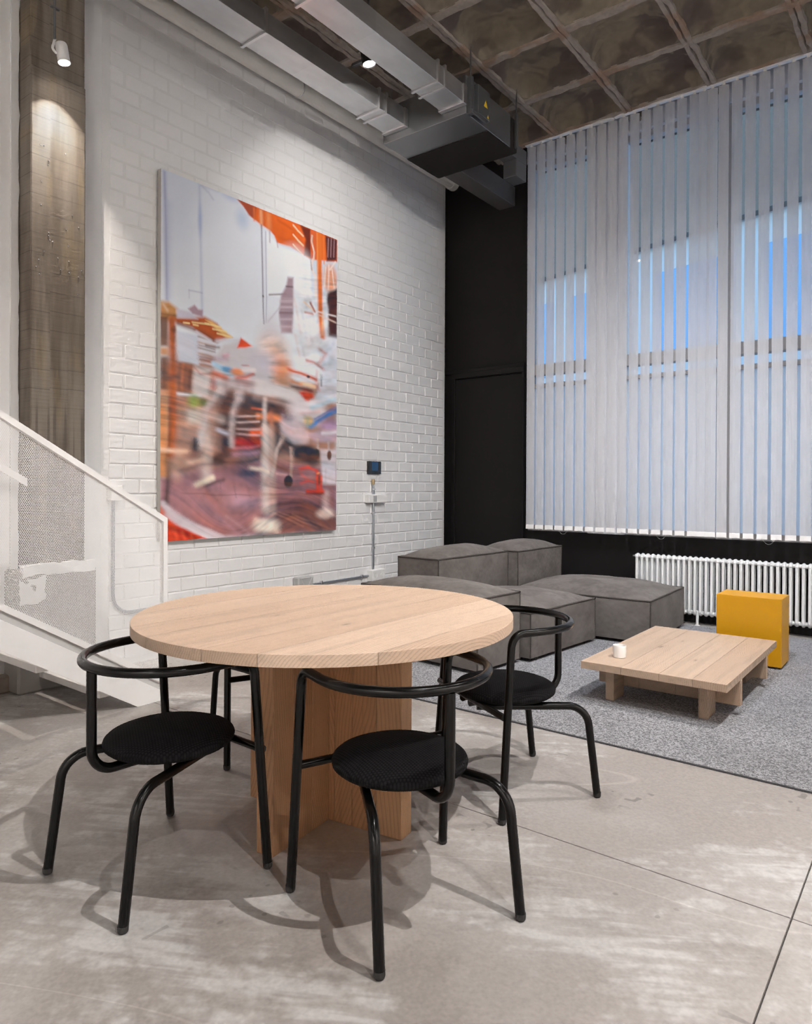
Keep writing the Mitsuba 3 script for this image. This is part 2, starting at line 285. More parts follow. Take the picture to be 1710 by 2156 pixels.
# carousel print: soft vector shapes, sorted into tiles of the picture
ART_W, ART_H = 1.738, 2.545
ART = json.loads(r'''[["e",[0.603,0.46],0.543,0.486,1.0,[238,242,250],0.8],
["e",[0.136,0.241],0.16,0.302,1.0,[206,215,233],0.5],
["s",[[0.026,0.017],[0.038,0.383],[0.048,0.878]],0.0065,0.0131,[122,128,178],0.85],
["s",[[0.058,0.228],[0.065,0.86]],0.0131,0.0281,[190,198,224],0.5],
["s",[[0.309,0.017],[0.319,0.378],[0.335,0.918]],0.0037,0.0131,[160,170,206],0.6],
["e",[0.314,0.255],0.017,0.085,1,[140,165,212],0.5],
["s",[[0.299,-0.007],[0.388,0.037],[0.426,0.072]],0.0028,0.0094,[150,152,182],0.5],
["s",[[0.341,-0.006],[0.464,-0.01]],0.0084,0.015,[158,160,190],0.55],
["e",[0.591,-0.006],0.071,0.032,1,[160,175,215],0.5],
["e",[0.693,0.132],0.052,0.066,1,[178,198,228],0.6],
["s",[[0.225,0.779],[0.334,0.774]],0.0028,0.0056,[170,172,195],0.6],
["s",[[0.225,0.779],[0.226,0.832]],0.0019,0.0056,[175,175,195],0.5],
["p",[[-0.013,1.331],[0.411,1.209],[0.814,1.433],[1.731,1.219],[1.736,2.01],[-0.011,2.106]],0.0281,[176,132,116],1],
["p",[[0.469,1.438],[1.271,1.455],[1.273,1.895],[0.471,1.973]],0.0374,[66,42,44],0.92],
["p",[[-0.019,2.107],[0.321,2.04],[0.86,1.953],[1.273,1.966],[1.754,2.01],[1.757,2.563],[0.513,2.549],[-0.018,2.342]],0.0234,[152,104,110],1],
["e",[0.473,2.268],0.388,0.144,1,[178,130,138],0.7],
["e",[0.702,2.288],0.127,0.058,1,[196,158,176],0.7],
["e",[0.473,2.404],0.303,0.064,1,[172,112,112],0.5],
["s",[[0.473,2.388],[0.673,2.526]],0.0094,0.0187,[196,150,160],0.5],
["s",[[0.551,2.39],[0.766,2.522]],0.0065,0.015,[206,165,172],0.5],
["p",[[0.644,-0.003],[1.742,-0.006],[1.743,0.194],[1.413,0.255],[1.326,0.239],[1.192,0.212],[1.043,0.218],[1.012,0.169],[0.961,0.138],[0.868,0.122],[0.777,0.091],[0.724,0.049]],0.0047,[222,98,36],1],
["p",[[0.644,-0.003],[0.83,0.003],[0.814,0.1],[0.756,0.085],[0.703,0.031]],0.0056,[160,72,48],0.95],
["s",[[0.808,0.022],[0.809,0.106]],0.0084,0.0075,[238,120,60],0.8],
["s",[[0.875,0.014],[0.882,0.122]],0.0131,0.0112,[244,176,130],0.9],
["s",[[0.95,0.02],[0.961,0.119]],0.0224,0.015,[240,150,92],0.7],
["s",[[1.051,0.032],[1.227,0.068]],0.0056,0.0112,[190,80,34],0.7],
["s",[[1.052,0.171],[1.216,0.177]],0.0075,0.0112,[205,88,34],0.6],
["p",[[1.294,-0.001],[1.418,-0.001],[1.42,0.24],[1.338,0.239],[1.356,0.103]],0.0075,[104,40,26],1],
["p",[[1.412,0.001],[1.489,0.001],[1.49,0.231],[1.42,0.249]],0.0075,[205,92,48],0.9],
["s",[[1.218,0.026],[1.27,0.056],[1.327,0.082]],0.0056,0.0047,[255,232,200],1],
["s",[[1.218,0.104],[1.27,0.134],[1.328,0.161]],0.0056,0.0047,[255,232,200],1],
["s",[[1.218,0.184],[1.271,0.214],[1.328,0.242]],0.0056,0.0047,[255,232,200],1],
["s",[[1.264,0.057],[1.325,0.084]],0.0028,0.0047,[250,190,130],0.8],
["s",[[1.264,0.137],[1.325,0.165]],0.0028,0.0047,[250,190,130],0.8],
["p",[[1.591,0.004],[1.735,0.001],[1.729,0.183],[1.608,0.223]],0.0065,[72,32,34],1],
["s",[[1.627,0.022],[1.621,0.178]],0.0037,0.0056,[200,160,165],0.7],
["s",[[1.663,0.012],[1.657,0.169]],0.0037,0.0056,[200,160,165],0.7],
["s",[[1.701,0.001],[1.695,0.159]],0.0037,0.0056,[200,160,165],0.7],
["s",[[1.431,0.054],[1.425,0.101],[1.457,0.184],[1.451,0.24]],0.0075,0.0056,[252,226,210],0.95],
["s",[[1.439,0.253],[1.42,0.321],[1.471,0.382],[1.479,0.555]],0.0084,0.0065,[250,226,214],0.95],
["s",[[1.407,0.252],[1.429,0.337]],0.0084,0.0056,[120,55,40],0.9],
["p",[[0.934,0.153],[1.041,0.226],[1.326,0.246],[1.413,0.255],[1.422,0.603],[1.479,0.644],[1.496,1.294],[1.168,1.21],[1.096,0.94],[1.196,0.896],[1.211,0.462],[1.066,0.644],[0.931,0.656]],0.0075,[244,247,253],1],
["e",[1.265,0.333],0.136,0.116,0.8,[250,252,255],0.9],
["s",[[1.23,0.624],[1.252,0.686]],0.0028,0.015,[226,140,90],0.35],
["s",[[1.267,0.625],[1.272,0.695]],0.0047,0.0112,[252,252,255],0.6],
["s",[[1.312,0.708],[1.335,0.771]],0.0028,0.015,[176,150,160],0.35],
["s",[[1.349,0.709],[1.355,0.781]],0.0047,0.0112,[252,252,255],0.6],
["s",[[1.396,0.794],[1.419,0.858]],0.0028,0.015,[176,150,160],0.35],
["s",[[1.434,0.796],[1.439,0.868]],0.0047,0.0112,[252,252,255],0.6],
["s",[[1.245,0.922],[1.267,0.985]],0.0028,0.015,[226,140,90],0.35],
["s",[[1.281,0.925],[1.287,0.996]],0.0047,0.0112,[252,252,255],0.6],
["s",[[1.327,1.01],[1.35,1.074]],0.0028,0.015,[176,150,160],0.35],
["s",[[1.365,1.013],[1.37,1.085]],0.0047,0.0112,[252,252,255],0.6],
["s",[[1.409,0.59],[1.432,0.654]],0.0028,0.015,[176,150,160],0.35],
["s",[[1.447,0.591],[1.452,0.663]],0.0047,0.0112,[252,252,255],0.6],
["s",[[1.257,0.723],[1.28,0.786]],0.0028,0.015,[226,140,90],0.35],
["s",[[1.294,0.725],[1.299,0.796]],0.0047,0.0112,[252,252,255],0.6],
["s",[[1.34,0.809],[1.363,0.872]],0.0028,0.015,[176,150,160],0.35],
["s",[[1.377,0.811],[1.383,0.882]],0.0047,0.0112,[252,252,255],0.6],
["s",[[1.424,0.896],[1.448,0.961]],0.0028,0.015,[176,150,160],0.35],
["s",[[1.463,0.899],[1.468,0.971]],0.0047,0.0112,[252,252,255],0.6],
["s",[[1.272,1.023],[1.295,1.087]],0.0028,0.015,[226,140,90],0.35],
["s",[[1.309,1.026],[1.314,1.097]],0.0047,0.0112,[252,252,255],0.6],
["s",[[1.352,0.607],[1.375,0.67]],0.0028,0.015,[176,150,160],0.35],
["s",[[1.39,0.608],[1.395,0.679]],0.0047,0.0112,[252,252,255],0.6],
["s",[[1.437,0.692],[1.461,0.756]],0.0028,0.015,[176,150,160],0.35],
["s",[[1.476,0.694],[1.481,0.766]],0.0047,0.0112,[252,252,255],0.6],
["s",[[1.285,0.823],[1.307,0.887]],0.0028,0.015,[226,140,90],0.35],
["s",[[1.321,0.826],[1.327,0.897]],0.0047,0.0112,[252,252,255],0.6],
["s",[[1.368,0.91],[1.391,0.974]],0.0028,0.015,[176,150,160],0.35],
["s",[[1.405,0.913],[1.411,0.985]],0.0047,0.0112,[252,252,255],0.6],
["s",[[1.514,-0.015],[1.523,0.314],[1.534,0.681],[1.558,0.869]],0.0281,0.0084,[224,112,44],1],
["s",[[1.489,0.01],[1.504,0.411]],0.0047,0.0075,[250,165,95],0.7],
["s",[[1.567,0.025],[1.575,0.246]],0.0075,0.0075,[236,130,60],0.8],
["e",[1.655,0.366],0.085,0.122,0.5,[226,150,110],0.95],
["s",[[1.595,0.278],[1.582,0.439]],0.0056,0.0056,[252,232,222],0.95],
["s",[[1.635,0.249],[1.629,0.457]],0.0056,0.0056,[252,232,222],0.95],
["s",[[1.675,0.277],[1.703,0.431]],0.0056,0.0056,[252,232,222],0.95],
["s",[[1.716,0.201],[1.648,0.283]],0.0056,0.0056,[252,232,222],0.95],
["p",[[1.629,0.501],[1.744,0.419],[1.747,0.87],[1.631,0.866]],0.0094,[54,22,22],1],
["e",[1.684,0.548],0.075,0.085,0.3,[52,20,20],1],
["s",[[1.564,0.664],[1.558,0.86]],0.0084,0.0065,[246,205,170],0.9],
["s",[[1.505,0.676],[1.725,0.675]],0.0047,0.0047,[250,244,246],0.95],
["s",[[1.518,0.701],[1.726,0.729]],0.0047,0.0047,[240,214,204],0.9],
["s",[[1.34,0.628],[1.454,0.677]],0.0065,0.0047,[255,220,190],0.9],
["s",[[1.415,0.621],[1.467,0.683]],0.0094,0.0056,[170,60,30],0.9],
["s",[[1.353,0.711],[1.441,0.707]],0.0065,0.0065,[190,84,44],0.8],
["s",[[0.882,0.126],[0.894,0.469],[0.904,0.806],[0.91,0.888]],0.0047,0.0056,[104,98,122],0.95],
["s",[[0.924,0.164],[0.936,0.663],[0.932,0.875]],0.0028,0.0056,[164,162,186],0.8],
["s",[[0.967,0.143],[0.967,0.233]],0.0037,0.0065,[150,128,146],0.8],
["s",[[1.043,0.208],[1.05,0.249]],0.0037,0.0065,[150,110,110],0.7],
["s",[[0.901,0.675]],0.0065,0.0037,[40,34,44],1],
["s",[[0.964,0.65],[1.141,0.606]],0.0047,0.0047,[96,76,90],0.9],
["p",[[1.16,0.465],[1.22,0.455],[1.221,0.743],[1.208,0.912],[1.09,0.932],[1.064,0.774],[1.089,0.626],[1.141,0.544]],0.0094,[164,134,146],0.92],
["s",[[1.141,0.544],[1.212,0.532]],0.0047,0.0056,[88,62,72],0.9],
["s",[[1.089,0.647],[1.206,0.627]],0.0028,0.0056,[196,176,186],0.7],
["s",[[1.089,0.682],[1.206,0.663]],0.0028,0.0056,[196,176,186],0.7],
["s",[[1.089,0.717],[1.207,0.698]],0.0028,0.0056,[196,176,186],0.7],
["s",[[1.089,0.752],[1.207,0.734]],0.0028,0.0056,[196,176,186],0.7],
["s",[[1.077,0.674],[1.206,0.647]],0.0065,0.0084,[216,202,210],0.7],
["s",[[1.078,0.726],[1.207,0.7]],0.0065,0.0084,[216,202,210],0.7],
["s",[[1.078,0.769],[1.207,0.744]],0.0065,0.0084,[112,80,84],0.7],
["s",[[1.078,0.822],[1.207,0.797]],0.0065,0.0084,[216,202,210],0.7],
["s",[[1.078,0.882],[1.207,0.859]],0.0065,0.0084,[216,202,210],0.7],
["s",[[0.954,0.862],[1.066,0.737]],0.0037,0.0075,[176,166,182],0.6],
["p",[[-0.006,0.903],[0.061,0.895],[0.129,0.927],[0.125,1.022],[-0.006,1.035]],0.0112,[208,148,88],1],
["s",[[0.002,0.989],[0.129,0.98]],0.0084,0.0112,[110,66,44],0.8],
["s",[[0.019,0.92],[0.052,0.957]],0.0065,0.0094,[240,214,190],0.7],
["p",[[0.095,0.997],[0.358,0.941],[0.467,0.97],[0.561,1.061],[0.468,1.105],[0.354,1.092],[0.253,1.04],[0.13,1.032]],0.0094,[186,84,34],1],
["s",[[0.138,1.031],[0.354,1.061],[0.468,1.097]],0.0112,0.0131,[112,58,38],0.8],
["p",[[0.363,0.962],[0.42,0.959],[0.611,1.047],[0.556,1.066],[0.468,1.017]],0.0056,[236,186,116],1],
["s",[[0.253,1.0],[0.391,0.988]],0.0047,0.0037,[255,226,160],1],
["s",[[0.363,0.987],[0.497,0.99]],0.0047,0.0037,[255,226,160],1],
["s",[[0.429,1.015],[0.546,1.013]],0.0047,0.0037,[255,226,160],1],
["s",[[0.468,1.039],[0.595,1.048]],0.0047,0.0037,[255,226,160],1],
["s",[[0.182,1.016],[0.226,1.013]],0.0047,0.0037,[255,226,160],1],
["s",[[0.262,1.015],[0.299,1.015]],0.0047,0.0037,[255,226,160],1],
["p",[[0.217,0.911],[0.271,0.873],[0.303,0.899],[0.34,0.896],[0.34,0.948],[0.253,0.94]],0.0056,[176,142,158],0.95],
["p",[[0.121,0.929],[0.226,0.93],[0.298,0.97],[0.129,0.991]],0.0075,[214,206,220],0.9],
["p",[[-0.008,1.006],[0.059,0.993],[0.06,1.202],[-0.007,1.212]],0.0084,[112,74,56],0.95],
["p",[[-0.007,1.22],[0.06,1.209],[0.06,1.261],[-0.007,1.271]],0.0084,[206,146,96],0.95],
["p",[[-0.008,1.279],[0.058,1.269],[0.058,1.5],[-0.008,1.507]],0.0084,[98,66,52],0.95],
["p",[[-0.009,1.511],[0.063,1.507],[0.065,2.106],[-0.011,2.106]],0.0084,[206,150,112],0.95],
["p",[[0.13,1.083],[0.308,1.088],[0.309,1.301],[0.131,1.292]],0.0075,[216,219,232],1],
["p",[[0.131,1.296],[0.259,1.308],[0.246,1.487],[0.127,1.507]],0.0112,[140,88,70],0.95],
["s",[[0.174,1.312],[0.17,1.487]],0.0075,0.0094,[200,120,80],0.7],
["s",[[0.237,1.357],[0.232,1.465]],0.0131,0.0112,[80,48,42],0.7],
["s",[[0.308,1.092],[0.449,1.1]],0.0056,0.0065,[120,78,76],0.85],
["s",[[0.308,1.112],[0.449,1.12]],0.0056,0.0065,[226,218,226],0.85],
["s",[[0.308,1.132],[0.449,1.139]],0.0056,0.0065,[178,128,110],0.85],
["s",[[0.308,1.153],[0.449,1.159]],0.0056,0.0065,[140,100,104],0.85],
["s",[[0.308,1.173],[0.449,1.179]],0.0056,0.0065,[120,78,76],0.85],
["s",[[0.308,1.193],[0.449,1.199]],0.0056,0.0065,[226,218,226],0.85],
["s",[[0.309,1.213],[0.449,1.219]],0.0056,0.0065,[178,128,110],0.85],
["s",[[0.309,1.233],[0.449,1.238]],0.0056,0.0065,[140,100,104],0.85],
["s",[[0.309,1.253],[0.449,1.258]],0.0056,0.0065,[120,78,76],0.85],
["s",[[0.309,1.274],[0.449,1.278]],0.0056,0.0065,[226,218,226],0.85],
["s",[[0.309,1.294],[0.449,1.298]],0.0056,0.0065,[178,128,110],0.85],
["s",[[0.309,1.314],[0.45,1.318]],0.0056,0.0065,[140,100,104],0.85],
["s",[[0.29,1.064],[0.411,1.106]],0.0112,0.0075,[232,228,236],0.9],
["s",[[0.373,1.144],[0.487,1.141]],0.0084,0.0075,[96,58,58],0.8],
["s",[[0.468,1.097],[0.666,1.06]],0.0131,0.0112,[226,222,230],0.8],
["p",[[0.268,1.307],[0.411,1.311],[0.393,1.533],[0.255,1.517]],0.0131,[222,210,208],0.95],
["s",[[0.268,1.322],[0.318,1.355],[0.412,1.35]],0.0056,0.0084,[150,104,104],0.8],
["s",[[0.131,1.516],[0.319,1.51]],0.0075,0.0065,[240,238,246],0.95],
["s",[[0.132,1.575],[0.365,1.56]],0.015,0.015,[188,120,92],0.7],
["s",[[0.072,1.633],[0.319,1.603]],0.0112,0.015,[210,150,110],0.6],
["s",[[0.072,1.685],[0.229,1.665]],0.0094,0.0131,[176,110,80],0.6],
["s",[[0.132,1.718],[0.338,1.711]],0.015,0.015,[200,160,140],0.7],
["e",[0.269,1.557],0.045,0.043,0.9,[150,185,80],0.85],
["e",[0.351,1.561],0.034,0.028,0.8,[70,120,50],0.85],
["p",[[0.211,1.62],[0.328,1.61],[0.329,1.719],[0.211,1.727]],0.0206,[228,214,204],0.85],
["s",[[0.087,1.018],[0.096,1.361],[0.098,1.757],[0.081,1.941]],0.0299,0.0112,[180,92,46],1],
["s",[[0.108,1.059],[0.109,1.359]],0.0065,0.0084,[120,60,40],0.8],
["s",[[0.062,1.417],[0.14,1.404]],0.015,0.0112,[86,56,50],0.85],
["s",[[0.1,1.083]],0.015,0.0094,[100,52,40],0.9],
["p",[[0.426,1.309],[0.454,1.202],[0.526,1.119],[0.656,1.074],[0.878,1.105],[1.103,1.157],[1.127,1.329],[0.923,1.421],[0.668,1.432],[0.607,1.423],[0.547,1.446],[0.45,1.409]],0.0168,[216,208,212],1],
["e",[0.988,1.01],0.108,0.146,1,[220,206,212],0.7],
["e",[1.016,1.066],0.127,0.086,1,[242,196,164],0.7],
["e",[1.092,1.22],0.099,0.104,0.8,[238,140,70],0.92],
["e",[1.127,1.32],0.101,0.053,0.9,[206,140,96],0.8],
["e",[0.922,1.183],0.135,0.076,1,[206,200,216],0.6],
["s",[[0.857,1.394],[1.035,1.392],[1.21,1.416],[1.471,1.508]],0.0524,0.0168,[236,226,226],1],
["s",[[0.815,1.475],[1.035,1.487],[1.211,1.505]],0.0131,0.0187,[186,160,156],0.7],
["p",[[0.651,1.123],[0.685,1.038],[0.739,1.06],[0.794,1.086],[0.729,1.11]],0.0056,[222,74,34],1],
["s",[[0.454,1.226],[0.556,1.219]],0.0131,0.0131,[190,150,166],0.6],
["s",[[0.527,1.199],[0.566,1.185]],0.0112,0.0112,[190,110,140],0.6],
["s",[[0.43,1.269],[0.527,1.295],[0.607,1.325]],0.0206,0.0094,[184,212,232],1],
["e",[0.555,1.292],0.051,0.022,0.6,[72,150,196],0.95],
["s",[[0.607,1.329],[0.469,1.339]],0.0047,0.0075,[70,110,130],0.6],
["s",[[0.431,1.344],[0.547,1.357]],0.0187,0.0112,[224,104,58],0.9],
["e",[0.652,1.303],0.064,0.028,0.6,[236,144,86],0.95],
["s",[[0.637,1.346],[0.73,1.334],[0.803,1.3]],0.0112,0.0094,[206,82,58],0.9],
["s",[[0.698,1.248],[0.761,1.239]],0.0037,0.0056,[190,80,80],0.8],
["s",[[0.709,1.279],[0.814,1.265]],0.0168,0.0094,[240,226,226],0.9],
["e",[0.709,1.378],0.084,0.033,1,[170,92,88],0.6],
["s",[[0.435,1.387],[0.433,1.45]],0.0075,0.0065,[200,90,100],0.9],
["e",[0.537,1.407],0.04,0.044,1,[150,110,110],0.6],
["e",[1.707,1.09],0.153,0.217,0.25,[224,226,238],1],
["p",[[1.573,1.164],[1.733,0.877],[1.75,1.426],[1.445,1.456],[1.496,1.359]],0.0131,[224,224,234],1],
["e",[1.395,1.533],0.22,0.119,0.35,[236,224,228],0.97],
["s",[[1.433,1.494],[1.723,1.401]],0.0187,0.0131,[192,214,228],0.9],
["s",[[1.421,1.654],[1.523,1.596],[1.737,1.499]],0.0206,0.0094,[58,130,204],1],
["s",[[1.459,1.592],[1.737,1.466]],0.0056,0.0075,[40,90,190],0.8],
["e",[1.395,1.611],0.053,0.041,0.5,[240,188,110],0.95],
["e",[1.656,1.638],0.123,0.056,0.7,[186,150,190],0.9],
["s",[[1.383,1.589],[1.389,1.668]],0.0065,0.0075,[90,180,190],0.8],
["s",[[1.308,1.559],[1.523,1.522]],0.0094,0.0131,[230,190,190],0.7],
["p",[[1.289,1.386],[1.356,1.345],[1.445,1.355],[1.458,1.409],[1.376,1.453]],0.0056,[226,72,30],1],
["s",[[1.307,1.37],[1.445,1.369]],0.0047,0.0056,[246,150,120],0.8],
["s",[[1.168,1.21],[1.306,1.227],[1.483,1.259]],0.015,0.0084,[196,82,40],0.95],
["s",[[1.221,1.247],[1.356,1.27]],0.0122,0.0075,[238,226,230],0.95],
["s",[[1.307,1.309],[1.47,1.316]],0.014,0.0084,[255,214,176],1],
["s",[[1.204,1.337],[1.432,1.357]],0.0122,0.0094,[88,42,30],0.9],
["s",[[1.198,1.294],[1.307,1.317]],0.0122,0.0094,[214,130,74],0.9],
["s",[[1.374,1.105],[1.456,1.111],[1.573,1.155]],0.0084,0.0112,[176,64,40],0.9],
["s",[[1.526,0.986],[1.599,1.016],[1.521,1.116]],0.0112,0.0131,[182,80,46],0.8],
["s",[[1.495,1.184],[1.483,1.296],[1.522,1.338]],0.0094,0.015,[200,110,100],0.6],
["s",[[1.547,1.205],[1.548,1.298]],0.0056,0.0056,[60,54,70],0.9],
["e",[1.393,1.247],0.018,0.011,0.5,[40,30,50],0.9],
["s",[[0.629,1.834],[0.865,1.822]],0.0318,0.0168,[176,44,32],0.9],
["s",[[0.795,1.75],[0.913,1.734]],0.0243,0.0131,[238,98,42],0.95],
["s",[[0.858,1.62],[1.082,1.619]],0.0243,0.0131,[238,140,86],0.95],
["s",[[0.648,1.637],[0.869,1.619]],0.0047,0.0056,[236,206,206],0.9],
["s",[[0.649,1.682],[0.869,1.665]],0.0047,0.0056,[240,214,214],0.9],
["s",[[0.649,1.735],[0.87,1.72]],0.0047,0.0056,[220,190,190],0.9],
["s",[[0.649,1.774],[0.87,1.761]],0.0047,0.0056,[232,190,196],0.9],
["s",[[0.609,1.884],[0.732,1.868],[0.859,1.847]],0.0084,0.0084,[204,112,122],0.9],
["s",[[0.794,1.562],[0.924,1.559]],0.0056,0.0065,[240,120,80],0.9],
["s",[[0.991,1.596],[0.991,1.742]],0.0243,0.0168,[206,120,90],0.7],
["s",[[1.048,1.695],[1.06,1.825]],0.0094,0.0112,[70,48,44],0.7],
["s",[[0.47,1.755],[0.559,1.773]],0.014,0.0094,[214,214,232],0.9],
["s",[[1.093,1.553],[1.105,1.648]],0.0037,0.0056,[150,120,160],0.7],
["s",[[1.112,1.584],[1.122,1.693]],0.0037,0.0056,[240,236,246],0.7],
["s",[[1.131,1.562],[1.138,1.659]],0.0037,0.0056,[200,160,180],0.7],
["s",[[1.149,1.593],[1.155,1.705]],0.0037,0.0056,[150,120,160],0.7],
["s",[[1.168,1.571],[1.171,1.671]],0.0037,0.0056,[240,236,246],0.7],
["s",[[1.187,1.549],[1.188,1.717]],0.0037,0.0056,[200,160,180],0.7],
["s",[[1.206,1.58],[1.204,1.683]],0.0037,0.0056,[150,120,160],0.7],
["s",[[1.225,1.558],[1.221,1.649]],0.0037,0.0056,[240,236,246],0.7],
["s",[[1.245,1.589],[1.238,1.695]],0.0037,0.0056,[200,160,180],0.7],
["p",[[1.082,1.632],[1.272,1.618],[1.421,1.734],[1.396,1.808],[1.248,1.816],[1.094,1.753]],0.015,[222,200,206],0.85],
["p",[[1.396,1.717],[1.752,1.648],[1.752,1.762],[1.46,1.796]],0.0112,[196,168,182],0.95],
["s",[[1.563,1.712],[1.734,1.687]],0.0131,0.0084,[238,228,236],0.95],
["e",[1.359,1.891],0.166,0.077,0.35,[38,26,34],0.95],
["e",[1.448,1.943],0.077,0.055,0.6,[40,28,36],0.8],
["s",[[0.394,1.645],[0.509,1.676]],0.0281,0.0168,[206,186,182],0.8],
["s",[[0.52,1.988],[0.691,1.983],[0.865,1.949]],0.0122,0.015,[70,48,54],0.9],
["e",[0.481,1.965],0.059,0.036,0.6,[58,38,40],0.9],
["e",[0.764,2.06],0.113,0.028,0.7,[104,74,88],0.85],
["s",[[0.609,1.928],[0.86,1.894]],0.015,0.0168,[186,140,162],0.8],
["s",[[0.368,2.161],[0.453,2.133],[0.53,2.116]],0.0094,0.0112,[84,54,54],0.85],
["s",[[0.221,2.104],[0.178,2.272]],0.0019,0.0047,[104,70,76],0.6],
["s",[[0.415,2.181],[0.331,2.274]],0.0019,0.0047,[104,70,76],0.6],
["s",[[0.501,2.141],[0.505,2.269]],0.0019,0.0047,[104,70,76],0.6],
["s",[[0.625,2.14],[0.649,2.25]],0.0019,0.0047,[104,70,76],0.6],
["s",[[0.744,2.148],[0.784,2.252]],0.0019,0.0047,[104,70,76],0.6],
["s",[[0.177,2.218],[0.818,2.231]],0.0019,0.0047,[104,70,76],0.6],
["p",[[0.798,2.557],[1.097,2.373],[1.312,2.289],[1.756,2.391],[1.757,2.568]],0.0374,[112,72,68],0.85],
["s",[[1.074,2.294],[1.312,2.325],[1.553,2.33]],0.043,0.0374,[82,48,54],0.8],
["s",[[0.872,2.333],[1.252,2.484]],0.0037,0.0075,[76,46,46],0.6],
["s",[[0.938,2.345],[1.337,2.495]],0.0037,0.0075,[176,122,104],0.6],
["s",[[1.006,2.357],[1.425,2.506]],0.0037,0.0075,[76,46,46],0.6],
["s",[[1.074,2.369],[1.515,2.518]],0.0037,0.0075,[176,122,104],0.6],
["s",[[1.144,2.381],[1.607,2.529]],0.0037,0.0075,[76,46,46],0.6],
["s",[[1.215,2.394],[1.702,2.541]],0.0037,0.0075,[176,122,104],0.6],
["s",[[1.049,2.007],[1.154,2.023]],0.0112,0.0112,[90,60,56],0.8],
["s",[[1.05,2.06],[1.154,2.067]],0.0084,0.0094,[214,170,170],0.8],
["s",[[0.347,1.665],[0.371,1.914],[0.377,2.071]],0.043,0.0243,[218,198,190],0.72],
["s",[[0.294,2.153],[0.358,2.126],[0.429,2.101]],0.0206,0.0112,[240,222,202],1],
["s",[[0.212,1.997],[0.358,1.969]],0.0131,0.015,[226,200,184],0.6],
["s",[[0.923,1.472],[0.924,1.721]],0.0206,0.0112,[226,206,202],0.9],
["s",[[0.935,1.72],[0.938,2.343]],0.0411,0.0206,[234,218,212],0.8],
["s",[[0.991,1.716],[1.006,2.371]],0.0318,0.0243,[214,182,170],0.7],
["s",[[0.785,2.018],[0.959,2.048]],0.0131,0.0094,[242,220,206],0.9],
["e",[0.939,2.476],0.124,0.051,0.6,[244,228,214],1],
["s",[[0.84,2.433],[1.052,2.519]],0.0224,0.0187,[240,218,202],0.7],
["s",[[0.493,1.436],[0.441,1.521],[0.37,1.606],[0.349,1.739],[0.329,1.76],[0.309,1.878]],0.0234,0.0056,[212,196,194],1],
["s",[[0.547,1.462],[0.47,1.558],[0.403,1.619]],0.0112,0.0112,[160,136,138],0.6],
["s",[[0.498,1.419],[0.508,1.466]],0.0281,0.0131,[208,192,192],0.9],
["s",[[0.653,1.426],[0.653,1.516],[0.613,1.601],[0.598,1.722],[0.594,1.864]],0.0224,0.0056,[204,186,186],1],
["s",[[0.709,1.444],[0.669,1.563],[0.633,1.632]],0.0103,0.0112,[150,124,126],0.6],
["s",[[0.688,1.422],[0.668,1.498]],0.0318,0.015,[204,188,190],0.9],
["e",[0.276,1.868],0.029,0.057,0.25,[44,34,40],1],
["e",[0.275,1.933],0.058,0.04,0.8,[92,66,70],0.75],
["e",[0.544,1.866],0.034,0.067,0.25,[38,30,38],1],
["e",[0.559,1.922],0.044,0.041,0.7,[60,42,48],0.8],
["s",[[1.118,1.769],[1.043,1.886],[1.015,2.026],[0.976,2.112]],0.0187,0.0065,[198,172,164],1],
["s",[[1.153,1.776],[1.072,1.868]],0.0094,0.0094,[110,84,80],0.7],
["s",[[1.2,1.853],[1.207,1.968],[1.199,2.092]],0.0159,0.0056,[190,160,150],1],
["e",[1.174,2.124],0.048,0.051,0.2,[34,26,32],1],
["e",[0.96,2.129],0.042,0.045,0.4,[206,172,166],0.85],
["s",[[0.982,2.138],[1.274,2.186]],0.0037,0.0056,[150,110,104],0.7],
["s",[[1.502,1.766],[1.509,1.84]],0.0131,0.0056,[206,184,180],1],
["e",[1.496,1.886],0.033,0.041,0.3,[48,38,42],1],
["s",[[1.637,1.778],[1.641,1.852]],0.0131,0.0056,[200,176,172],1],
["e",[1.647,1.89],0.031,0.041,0.3,[72,56,56],1],
["p",[[1.538,1.848],[1.735,1.839],[1.736,2.143],[1.565,2.144]],0.0131,[226,220,230],0.9],
["e",[1.496,1.886],0.026,0.041,0.3,[48,38,42],1],
["e",[1.647,1.89],0.027,0.041,0.3,[72,56,56],1],
["s",[[1.604,2.013],[1.599,2.144]],0.0056,0.0075,[190,176,190],0.7],
["s",[[1.606,2.237],[1.606,2.331],[1.62,2.397]],0.0393,0.0224,[214,184,184],0.85],
["e",[1.607,2.397],0.101,0.042,0.6,[240,214,204],0.95],
["s",[[1.713,2.172],[1.735,2.391]],0.0131,0.0131,[120,100,130],0.6],
["s",[[1.304,2.019],[1.397,2.004]],0.0103,0.0094,[228,62,26],0.95],
["s",[[1.397,2.008],[1.5,2.034]],0.0084,0.0094,[228,62,26],0.95],
["s",[[1.311,2.055],[1.398,2.108]],0.0056,0.0094,[228,62,26],0.95],
["s",[[1.5,2.052],[1.507,2.2]],0.015,0.0094,[228,62,26],0.95],
["s",[[1.545,2.088],[1.546,2.2]],0.015,0.0094,[228,62,26],0.95],
["s",[[1.386,2.204],[1.572,2.205]],0.015,0.0094,[228,62,26],0.95],
["s",[[1.311,2.136],[1.373,2.118]],0.0065,0.0094,[228,62,26],0.95],
["s",[[1.373,2.118],[1.462,2.131]],0.0056,0.0094,[228,62,26],0.95],
["e",[1.391,2.072],0.077,0.036,0.6,[190,130,130],0.5],
["s",[[1.526,2.089],[1.526,2.135]],0.0103,0.0056,[50,24,26],0.9],
["s",[[1.38,2.222],[1.573,2.223]],0.0084,0.0065,[90,28,24],0.8],
["s",[[1.5,2.061],[1.526,2.052]],0.0056,0.0047,[255,170,110],0.9],
